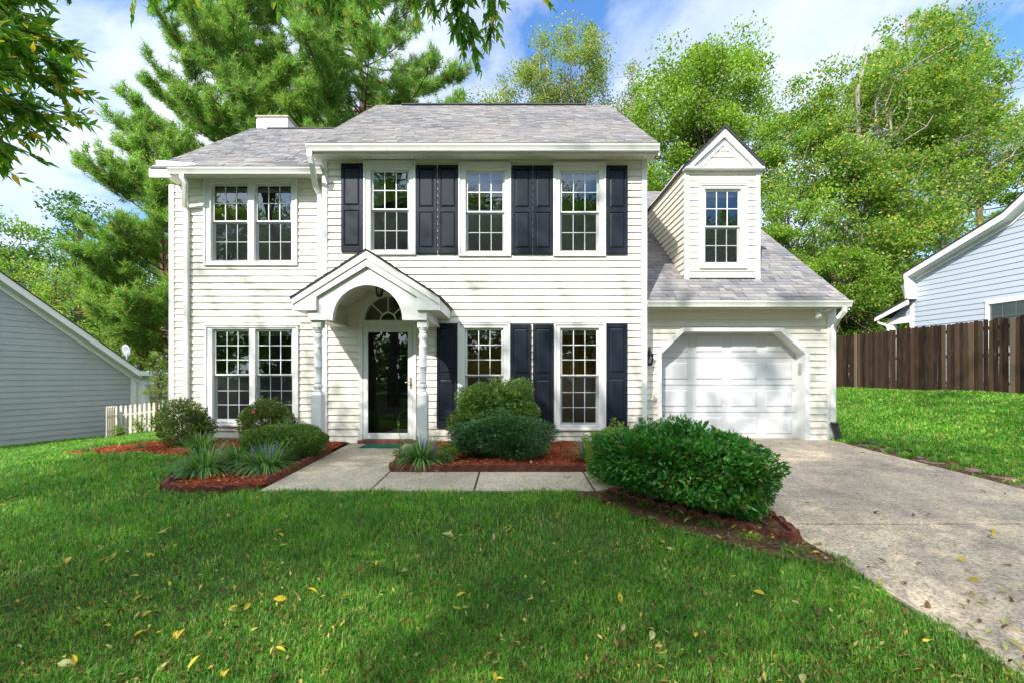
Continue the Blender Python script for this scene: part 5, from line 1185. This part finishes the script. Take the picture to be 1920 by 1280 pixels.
# rear porch: shed roof, beam, post
Q0 = on_rake(1641, 594, rO, ur, nr_, .25); Q1 = on_rake(1698, 562, rO, ur, nr_, .25)
b = MB(); rprism(b, [(Q0[0], Q0[1]), (Q1[0]+.1, Q1[1]+.04), (Q1[0]+.1, Q1[1]-.0), (Q0[0], Q0[1]-.04)], .30, -4); under(b.build('porch_roof', M['darkroof'], rn), rn)
b = MB(); rprism(b, [(Q0[0], Q0[1]-.04), (Q1[0]+.1, Q1[1]-.0), (Q1[0]+.1, Q1[1]-.17), (Q0[0], Q0[1]-.17)], .28, .24); rprism(b, [(Q0[0]+.25, Q0[1]-.12), (-.1, Q0[1]-.10), (-.1, Q0[1]-.30), (Q0[0]+.25, Q0[1]-.30)], .05, -.06)
rprism(b, [(Q0[0]+.27, .2), (Q0[0]+.42, .2), (Q0[0]+.42, Q0[1]-.3), (Q0[0]+.27, Q0[1]-.3)], .04, -.1); under(b.build('porch_trim', M['trim'], rn), rn)
b = MB(); rprism(b, [(Q0[0]+.3, Q0[1]-.10), (-.1, Q1[1]-.08), (-.1, Q0[1]-.10)], .0, -.05); under(b.build('porch_gable', M['bluesiding'], rn), rn)
b = MB(); b.tube([RW(Q0[0]+.05, .22, Q0[1]-.12), RW(Q0[0]+.08, .2, Q0[1]-.22), RW(Q0[0]+.25, .1, Q0[1]-.32), RW(Q0[0]+.3, .08, Q0[1]-.45), RW(Q0[0]+.3, .08, .3)], .03, rect=(.06,.06)); under(b.build('downspout', M['trim'], rn), rn)
# its window
wn = empty('window', tuple(-rO), rn); za_, zb_ = wt[1]-1.25, wt[1]
b = MB(); s_a, s_b = wx[0], wx[0]+1.0; t = .075
for P in ([(s_a, za_), (s_a+t, za_), (s_a+t, zb_), (s_a, zb_)], [(s_b-t, za_), (s_b, za_), (s_b, zb_), (s_b-t, zb_)], [(s_a+t, zb_-t), (s_b-t, zb_-t), (s_b-t, zb_), (s_a+t, zb_)], [(s_a-.02, zb_+.002), (s_b+.02, zb_+.002), (s_b+.02, zb_+.03), (s_a-.02, zb_+.03)]): rprism(b, P, .035, -.06)
b.build('casing', M['trim'], wn)
b = MB()
for i in (1, 2): s = s_a+t+(1-2*t)*i/3; rprism(b, [(s-.01, za_), (s+.01, za_), (s+.01, zb_-t), (s-.01, zb_-t)], -.02, -.03)
rprism(b, [(s_a+t, zb_-.42), (s_b-t, zb_-.42), (s_b-t, zb_-.40), (s_a+t, zb_-.40)], -.018, -.031); b.build('muntin', M['muntin'], wn)
b = MB(); b.add([RW(s_a+t, -.015, za_), RW(s_b-t, -.015, za_), RW(s_b-t, -.015, zb_-t), RW(s_a+t, -.015, zb_-t)], [(0,1,2,3)]); b.build('pane', M['glass'], wn)
b = MB(); z = za_
while z < zb_-.08: rprism(b, [(s_a+t, z), (s_b-t, z), (s_b-t, z+.036), (s_a+t, z+.036)], -.034, -.046); z += .046
b.build('window_blind', M['blind'], wn)
b = MB(); b.add([RW(s_a, -.1, za_), RW(s_b, -.1, za_), RW(s_b, -.1, zb_), RW(s_a, -.1, zb_)], [(0,1,2,3)]); b.build('room_backing', M['room'], wn)

# =================================================================== TREES BEHIND
def bs(px, Y): return (X(px, Y), Y, g(X(px, Y), min(Y, 20)))
GB = 'trees behind the houses'
tree('maple_tree', bs(1612, 19), [lob(1490,1700,110,400,19.5), lob(1440,1580,150,400,19.5), lob(1520,1700,300,560,19), lob(1560,1790,60,330,20), lob(1450,1600,200,430,18.5), lob(1640,1800,250,520,18.5), lob(1560,1690,330,560,18)], L['olive'], 'large yellow green tree with spreading pale limbs right of the dormer', GB, 270, 330, .85, .125, 'barkpale', .24, 31)
tree('maple_tree', bs(1775, 20.5), [lob(1700,1850,15,260,21), lob(1780,1940,110,400,21), lob(1700,1860,200,470,20), lob(1620,1760,110,300,21)], L['olive'], 'tall leaning yellow green tree above the blue neighbour roof', GB, 170, 330, .85, .13, 'barkpale', .20, 32)
tree('maple_tree', bs(1305, 22), [lob(1185,1400,85,330,22), lob(1240,1440,72,300,22.5), lob(1180,1300,150,430,21.5), lob(1350,1480,190,420,21)], L['bright'], 'bright green tree rising directly behind the dormer', GB, 190, 330, .9, .14, 'bark', .24, 33)
tree('birch_tree', bs(1055, 25), [lob(975,1150,50,260,25), lob(920,1050,130,300,25), lob(1060,1150,110,330,25.5), lob(870,960,175,300,25)], L['sparse'], 'sparse gray green tree behind the middle of the main ridge', GB, 190, 230, .8, .12, 'barkpale', .16, 34)
tree('birch_tree', bs(1185, 24), [lob(1140,1240,180,420,24), lob(1150,1215,120,300,24.5)], L['sparse'], 'thin gray green tree between the main ridge and the dormer tree', GB, 60, 170, .75, .11, 'barkpale', .13, 35)
pine('pine_tree', bs(690, 21), 21.5, 120, 'tall broad pine behind the left half of the main roof', GB, 36, .22, (-.3,0), .27, 15, .34, 4.9, 1.4)
pine('pine_tree', bs(455, 20), 19.5, 120, 'tall pine leaning over the left wing roof', GB, 37, .20, (.3,0), .27, 15, .30, 4.3, 1.6)
pine('pine_tree', bs(570, 23), 24.0, 60, 'tallest pine filling the gap between the two roof line pines', GB, 136, .22, (0,0), .27, 15, .36, 4.4, 1.5)
pine('pine_tree', bs(322, 16.5), 10.9, 100, 'lower bushy pine beside the left corner of the house', GB, 38, .17, (-.5,0), .20, 17, .22, 2.8, 1.9)
pine('pine_tree', bs(1835, 27), 19.5, 46, 'pine rising at the right edge behind the yellow green trees', GB, 39, .26, (0,0), .26, 14, .3, 4.2, 1.)
pine('pine_tree', bs(1700, 29), 23.0, 46, 'tall pine top showing between the two yellow green trees', GB, 40, .26, (0,0), .28, 14, .35, 4.2, 1.)
tree('maple_tree', bs(1480, 17), [lob(1430,1560,330,560,17,1.6), lob(1400,1500,420,600,17,1.5)], L['bright'], 'small bright green tree just right of the dormer', GB, 70, 260, .6, .11, 'bark', .1, 41)
tree('maple_tree', bs(1560, 16), [lob(1500,1640,440,610,16.5,1.4)], L['mid'], 'dark green young tree above the far end of the board fence', GB, 60, 240, .55, .10, 'bark', .09, 42)
tree('understory_tree', bs(1640, 18.5), [lob(1580,1720,440,640,18.5,1.4)], L['olive'], 'low yellow green tree beside the blue neighbour porch', GB, 55, 230, .55, .11, 'bark', .09, 43)
tree('understory_tree', bs(1600, 16.6), [lob(1568,1660,545,640,16.6,.8)], L['mid'], 'leafy shrub tree peeking over the board fence by the garage', GB, 34, 190, .38, .09, 'bark', .06, 44)
tree('maple_tree', bs(262, 17), [lob(175,330,480,720,19,1.6), lob(240,335,560,720,17,1.3)], L['bright'], 'bright green young tree above the picket fence', GB, 90, 260, .6, .10, 'bark', .1, 45)
tree('maple_tree', bs(120, 24), [lob(60,240,465,700,25,2.5), lob(-40,140,480,690,25,2.5)], L['olive'], 'light green tree behind the gray neighbour roof', GB, 110, 260, .85, .13, 'bark', .16, 46)
tree('forest_tree', bs(20, 38), [lob(-60,95,405,640,38,4)], L['mid'], 'distant rounded green tree at the far left edge', GB, 70, 240, 1.5, .24, 'bark', .2, 47)
tree('forest_tree', bs(185, 33), [lob(110,260,470,680,33,3)], L['dark'], 'darker green tree behind the light green one at left', GB, 70, 240, 1.2, .2, 'bark', .2, 48)
tree('sapling', (X(292, 12.9), 12.9, g(-10, 12.9)), [((X(290,12.9), 12.9, .75), (.30,.25,.75)), ((X(305,12.9), 12.95, 1.5), (.3,.22,.6))], L['bright'], 'leafy green sapling growing through the picket fence', None, 26, 36, .16, .06, 'bark', .02, 49, 'sapling')
rb_ = np.random.default_rng(99)
fl_ = ['leaf']*0
spots = [(-26,38),(-19,42),(-34,46),(-12,40),(-5,44),(2,46),(9,42),(15,36),(20,40),(24,33),(29,38),(27,28),(35,44),(-30,32),(12,50),(21,27),(17,29)]
for i, (x, y) in enumerate(spots):
    h = rb_.uniform(10, 13.5)*(1 if y > 30 else .8); 
    if 0 < i and -14 < x < 12: h *= .8
    tree('forest_tree', (x, y, g(x, 20)), [((x, y, h*.62), (rb_.uniform(3.4,4.6), 3, h*.42)), ((x+rb_.uniform(-2,2), y, h*.32), (3.8, 2.6, h*.28))], [L['mid'], L['dark'], L['bright']][i % 3], ['green tree in the woods far behind the houses', 'dark tree in the woods far behind the houses', 'bright tree in the woods far behind the houses'][i % 3], 'woods far behind the houses', 60, 170, 1.35, .24, 'pinebark', .2, 200+i, twig=False)

# weeds along picket fence
for i, (px, Y, s) in enumerate([(223,12.4,.25),(262,12.5,.38),(300,12.6,.42),(318,12.8,.5)]):
    shrub('fence_weed', (X(px, Y), Y), (s*.7, s*.5, s*1.3), 330, .06, L['bright'], ['low weed at the left end of the picket fence','leafy weed in front of the middle pickets','tall weed before the right pickets','tall weed between the picket fence and the house corner'][i], 70+i, .2, .2, stems=7, asp=.45, power=2)

# =================================================================== SHADE TREE OVER THE CAMERA (its low branches hang into the picture)
def sprays(mb, path, r_, r0, nside, sl, leafn, lz, P, D, droop=.3):
    """compound leaf sprays off a branch path; collects leaf centres and directions"""
    path = [np.array(p, float) for p in path]; m = len(path)-1
    mb.tube([tuple(p) for p in path], [r0*(1-.8*k/m)+.0015 for k in range(m+1)], 6, cap=False)
    for _ in range(nside):
        t = r_.uniform(.12, 1); q = t*m; j = min(int(q), m-1); s0 = path[j]+(path[j+1]-path[j])*(q-j); ld = unit((path[j+1]-path[j])[None])[0]
        d = unit((ld*.6+unit(r_.normal(size=(1, 3)))[0]*.9-np.array([0,0,droop]))[None])[0]; L_ = sl*r_.uniform(.5, 1.2); e = s0+d*L_-np.array([0,0,L_*droop*.4]); mid = (s0+e)/2+np.array([0,0,L_*.05])
        mb.tube([tuple(s0), tuple(mid), tuple(e)], [.0035,.0025,.001], 4, cap=False)
        pp = unit(np.cross(d, r_.normal(size=3))[None])[0]
        for k in range(leafn):
            u = (k//2+1)/(leafn//2+1); c = s0+(e-s0)*u; sd = -1 if k % 2 else 1; dl = unit((d*.75+pp*sd*.75-np.array([0,0,droop]))[None])[0]; P.append(c+dl*lz*.5+r_.normal(size=3)*.004); D.append(dl)
        P.append(e+d*lz*.5); D.append(d)
tb = np.array([-5.6, -1.4, g(-5.6, -1.4)]); st_ = empty('shade_tree', tuple(tb)); tag(st_, 'overhanging shade tree whose leafy branches dip into the top of the view', 'tree')
r_ = np.random.default_rng(5); mb = MB(tuple(tb)); P = []; D = []
trunk = [tb, tb+[.1,.05,1.6], tb+[.0,.1,3.0], tb+[.3,.2,4.6], tb+[.5,.1,6.4], tb+[.4,0,8.2]]; mb.tube([tuple(p) for p in trunk], [.24,.19,.17,.14,.09,.03], 12)
def branch(a, targets, r0):
    for t in targets: 
        path = limb_path(a, t, r_, 6, .35); mb.tube(path, [r0*(1-.13*k) for k in range(7)], 7, cap=False)
F4 = trunk[2]; F5 = trunk[3]
# left hanging mass
def pt(px, py, Y): return np.array([X(px, Y), Y, Z(py, Y)])
hang = [((-150,-150),(40,90),3.0,30),((-150,0),(120,140),2.9,34),((-120,60),(180,100),3.1,24),((-160,120),(90,230),2.9,30),((-150,180),(130,215),3.2,22),((-140,200),(30,290),2.9,24),((-160,-180),(90,20),3.3,34),((-100,-120),(10,160),3.4,26),((-190,230),(-10,320),3.0,10),((-60,-100),(60,-20),3.2,24),((-160,100),(130,170),3.0,26),((-170,170),(70,250),3.1,26),((-150,-60),(80,60),3.2,30),((-150,40),(60,130),3.3,30),
        ((120,-160),(130,-20),3.3,12)]
for (a, c, Y, n) in hang:
    A_ = pt(*a, Y-.3); B_ = pt(*c, Y+.1); mb.tube(limb_path(F4 if a[1] > 0 else F5, A_, r_, 6, .2), [.035*(1-.11*k) for k in range(7)], 6, cap=False)
    sprays(mb, limb_path(A_, B_, r_, 6, .3), r_, .009, n, .17, 8, .062, P, D, .25)
for (a, c, Y, n) in [((850,-220),(885,95),3.5,40),((830,-200),(865,60),3.4,34),((760,-180),(775,0),3.5,18),((930,-220),(915,70),3.6,30),((880,-220),(835,35),3.5,26),((800,-200),(805,10),3.5,18),((900,-200),(930,30),3.3,22),((1010,-200),(1015,-15),3.5,9),((1050,-220),(1050,-30),3.6,4),
                     ((250,-150),(250,-8),3.3,7),((290,-150),(305,0),3.4,8),((360,-150),(345,0),3.4,7),((530,-170),(525,-8),3.4,8),((590,-170),(640,22),3.4,14),((690,-170),(690,12),3.4,12),((560,-190),(600,-12),3.5,7),((640,-180),(680,-5),3.5,8)]:
    A_ = pt(*a, Y-.1); B_ = pt(*c, Y+.1); mid_ = np.array([A_[0]-.8, 1.6, A_[2]+.5]); path = limb_path(trunk[4], mid_, r_, 4, .2)+limb_path(mid_, A_, r_, 3, .1)[1:]; mb.tube(path, [.05*(1-.11*k) for k in range(len(path))], 6, cap=False)
    sprays(mb, limb_path(A_, B_, r_, 6, .2), r_, .007, n, .15, 8, .062, P, D, .55)
# crown proper, above and behind the camera
cc = [];
for (c, rad, k) in [((-5.0,-2.2,6.9),(4.2,3.4,1.9),98), ((-2.0,-3.2,6.6),(3.0,2.8,1.5),66), ((-6.5,-4.5,8.0),(3.5,3,2),44), ((1.2,-3.4,6.4),(2.2,2.2,1.1),16), ((1.4,-1.4,7.0),(2.6,3.0,1.2),58), ((-7.6,.0,6.2),(2.8,2.2,1.5),26), ((-3.6,-6.0,9.0),(4,2.6,1.6),26)]: cc.append(ell(r_, k, c, rad, .2))
cc = np.concatenate(cc)
for k in r_.permutation(len(cc))[:70]: mb.tube(limb_path(trunk[r_.integers(3, 6)], cc[k], r_, 5, .4), [.05,.04,.03,.02,.012,.005], 6, cap=False)
mb.build('trunk', M['bark'], st_)
P = np.array(P); D = np.array(D); Q, Fq = leaves(P-tb, .088*r_.uniform(.7, 1.25, len(P)), r_, .34, .3, dirs=D*2.2, fold=True); link('low_branches', npmesh('low_branches', Q, Fq, L['near']), st_)
rp = 230; c2 = np.repeat(cc, rp, 0); off = unit(r_.normal(size=(len(c2), 3)))*(r_.uniform(0, 1, (len(c2), 1))**.5)*.85*np.array([1,1,.55]); Q, Fq = leaves(c2+off-tb, .105*r_.uniform(.7, 1.3, len(c2)), r_, .42, .6); link('crown', npmesh('crown', Q, Fq, L['near']), st_)

# street trees behind the camera: they dapple the house front and fill the window reflections
for i, (x, y, h, rr) in enumerate([(-13,-17,15,4.5),(-4,-20,16,4.5),(5,-18,15,4.5),(14,-19,14,4.5),(-22,-14,15,4.5),(24,-16,14,5),(-9,-27,19,5),(2,-28,19,5.5),(12,-28,18,5.5),(-20,-27,19,5.5),(21,-27,17,5)]):
    tree('woodland_tree', (x, y, -.5), [((x, y, h*.66), (rr, rr, h*.33)), ((x+1, y+1, h*.30), (rr*1.1, rr*.8, h*.28))], [L['mid'], L['bright'], L['dark']][i % 3], 'tall woodland tree across the road, mirrored in the window glass', 'woodland across the road', 130, 130, 1.5, .36, 'bark', .3, 300+i, twig=False)

for i, x in enumerate(range(-34, 36, 6)):
    y = -23-(i % 3)*1.5; tree('woodland_bush', (x, y, -.5), [((x, y, 1.6), (3.6, 1.6, 2.2))], [L['dark'], L['mid']][i % 2], 'low thicket along the far side of the road, seen only in reflection', 'thicket across the road', 34, 120, 1.1, .34, 'bark', .1, 400+i, twig=False)
for i, (x, y, h) in enumerate([(-13, -7.5, 19), (-6.5, -8.5, 20), (2.0, -7.5, 18.5)]):
    tree('street_tree', (x, y, -.45), [((x, y, h-3.2), (3.6, 3.0, 3.0))], L['mid'], 'tall thin crowned tree behind the viewer that dapples the house front', 'tall trees behind the viewer', 30, 110, 1.0, .16, 'bark', .28, 500+i, twig=False)

# =================================================================== LIGHT, SKY, CAMERA
EL, AZ = R(38), R(30)                       # sun height; AZ = degrees left of straight behind the camera
sd = Vector((-math.sin(AZ)*math.cos(EL), -math.cos(AZ)*math.cos(EL), math.sin(EL)))
sun = bpy.data.lights.new('sun', 'SUN'); sun.energy = 4.0; sun.angle = R(.55); sun.color = (1, .95, .87)
so = bpy.data.objects.new('sun', sun); C.objects.link(so); so.rotation_euler = sd.to_track_quat('Z', 'Y').to_euler(); so.location = (-10, -20, 25)
w = bpy.data.worlds.new('World'); bpy.context.scene.world = w; w.use_nodes = True; nt = w.node_tree; nt.nodes.clear()
class WN(N):
    def __init__(s, t): s.t = t; s.b = None
n = WN(nt); out = n.n('ShaderNodeOutputWorld'); bg = n.n('ShaderNodeBackground'); bg.inputs['Strength'].default_value = .15
sky = n.n('ShaderNodeTexSky'); sky.sky_type = 'NISHITA'; sky.sun_disc = False; sky.sun_elevation = EL; sky.sun_rotation = math.pi + AZ
sky.air_density = 1.0; sky.dust_density = .6; sky.ozone_density = 2.0
tc = n.n('ShaderNodeTexCoord'); sep = n.n('ShaderNodeSeparateXYZ'); n.l(tc.outputs['Generated'], sep.inputs[0])
ad = n.n('ShaderNodeMath', operation='ADD'); n.l(sep.outputs['Z'], ad.inputs[0]); ad.inputs[1].default_value = .22
mxx = n.n('ShaderNodeMath', operation='MAXIMUM'); n.l(ad.outputs[0], mxx.inputs[0]); mxx.inputs[1].default_value = .05
dx_ = n.n('ShaderNodeMath', operation='DIVIDE'); n.l(sep.outputs['X'], dx_.inputs[0]); n.l(mxx.outputs[0], dx_.inputs[1])
dy_ = n.n('ShaderNodeMath', operation='DIVIDE'); n.l(sep.outputs['Y'], dy_.inputs[0]); n.l(mxx.outputs[0], dy_.inputs[1])
cb = n.n('ShaderNodeCombineXYZ'); n.l(dx_.outputs[0], cb.inputs[0]); n.l(dy_.outputs[0], cb.inputs[1]); cb.inputs[2].default_value = 3.1
nz = n.n('ShaderNodeTexNoise', Scale=1.15, Detail=9.0, Roughness=.56, Distortion=.35); n.l(cb.outputs[0], nz.inputs['Vector'])
nz2 = n.n('ShaderNodeTexNoise', Scale=3.0, Detail=8.0, Roughness=.6); n.l(cb.outputs[0], nz2.inputs['Vector'])
cov = n.ramp(nz.outputs['Fac'], [(.415, (0,0,0)), (.51, (.72,)*3), (.62, (1,1,1))])
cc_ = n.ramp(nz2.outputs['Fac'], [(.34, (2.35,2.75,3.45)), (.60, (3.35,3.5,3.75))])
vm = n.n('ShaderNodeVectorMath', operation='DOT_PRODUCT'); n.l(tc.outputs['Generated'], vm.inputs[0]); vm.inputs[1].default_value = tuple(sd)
lit_ = n.n('ShaderNodeMapRange'); n.l(vm.outputs['Value'], lit_.inputs['Value']); lit_.inputs['From Min'].default_value = -.15; lit_.inputs['From Max'].default_value = .9; lit_.inputs['To Min'].default_value = 1.22; lit_.inputs['To Max'].default_value = 2.9; lit_.interpolation_type = 'SMOOTHSTEP'  # unseen clouds on the sun side brightened to add fill on the facade
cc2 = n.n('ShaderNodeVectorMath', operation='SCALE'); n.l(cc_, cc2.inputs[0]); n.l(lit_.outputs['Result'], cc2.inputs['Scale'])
skc = n.mix(1.0, sky.outputs[0], (.60,.86,1.12), 'MULTIPLY')
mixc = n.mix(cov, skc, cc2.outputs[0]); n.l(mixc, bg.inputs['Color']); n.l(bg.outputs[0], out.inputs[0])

cam = bpy.data.cameras.new('camera'); co = bpy.data.objects.new('camera', cam); C.objects.link(co); co.location = (0, 0, CH); co.rotation_euler = (R(90), 0, 0)
cam.sensor_width = 36; cam.lens = 16; cam.shift_y = (HY-640)/1920; cam.clip_start = .05; cam.clip_end = 600
S = bpy.context.scene; S.camera = co
S.view_settings.view_transform = 'Standard'; S.view_settings.look = 'None'; S.view_settings.exposure = 0.96; S.view_settings.gamma = 1
S.cycles.max_bounces = 8; S.cycles.transparent_max_bounces = 16; S.cycles.diffuse_bounces = 4; S.cycles.glossy_bounces = 3
S.cycles.use_denoising = True; S.cycles.sample_clamp_indirect = 6
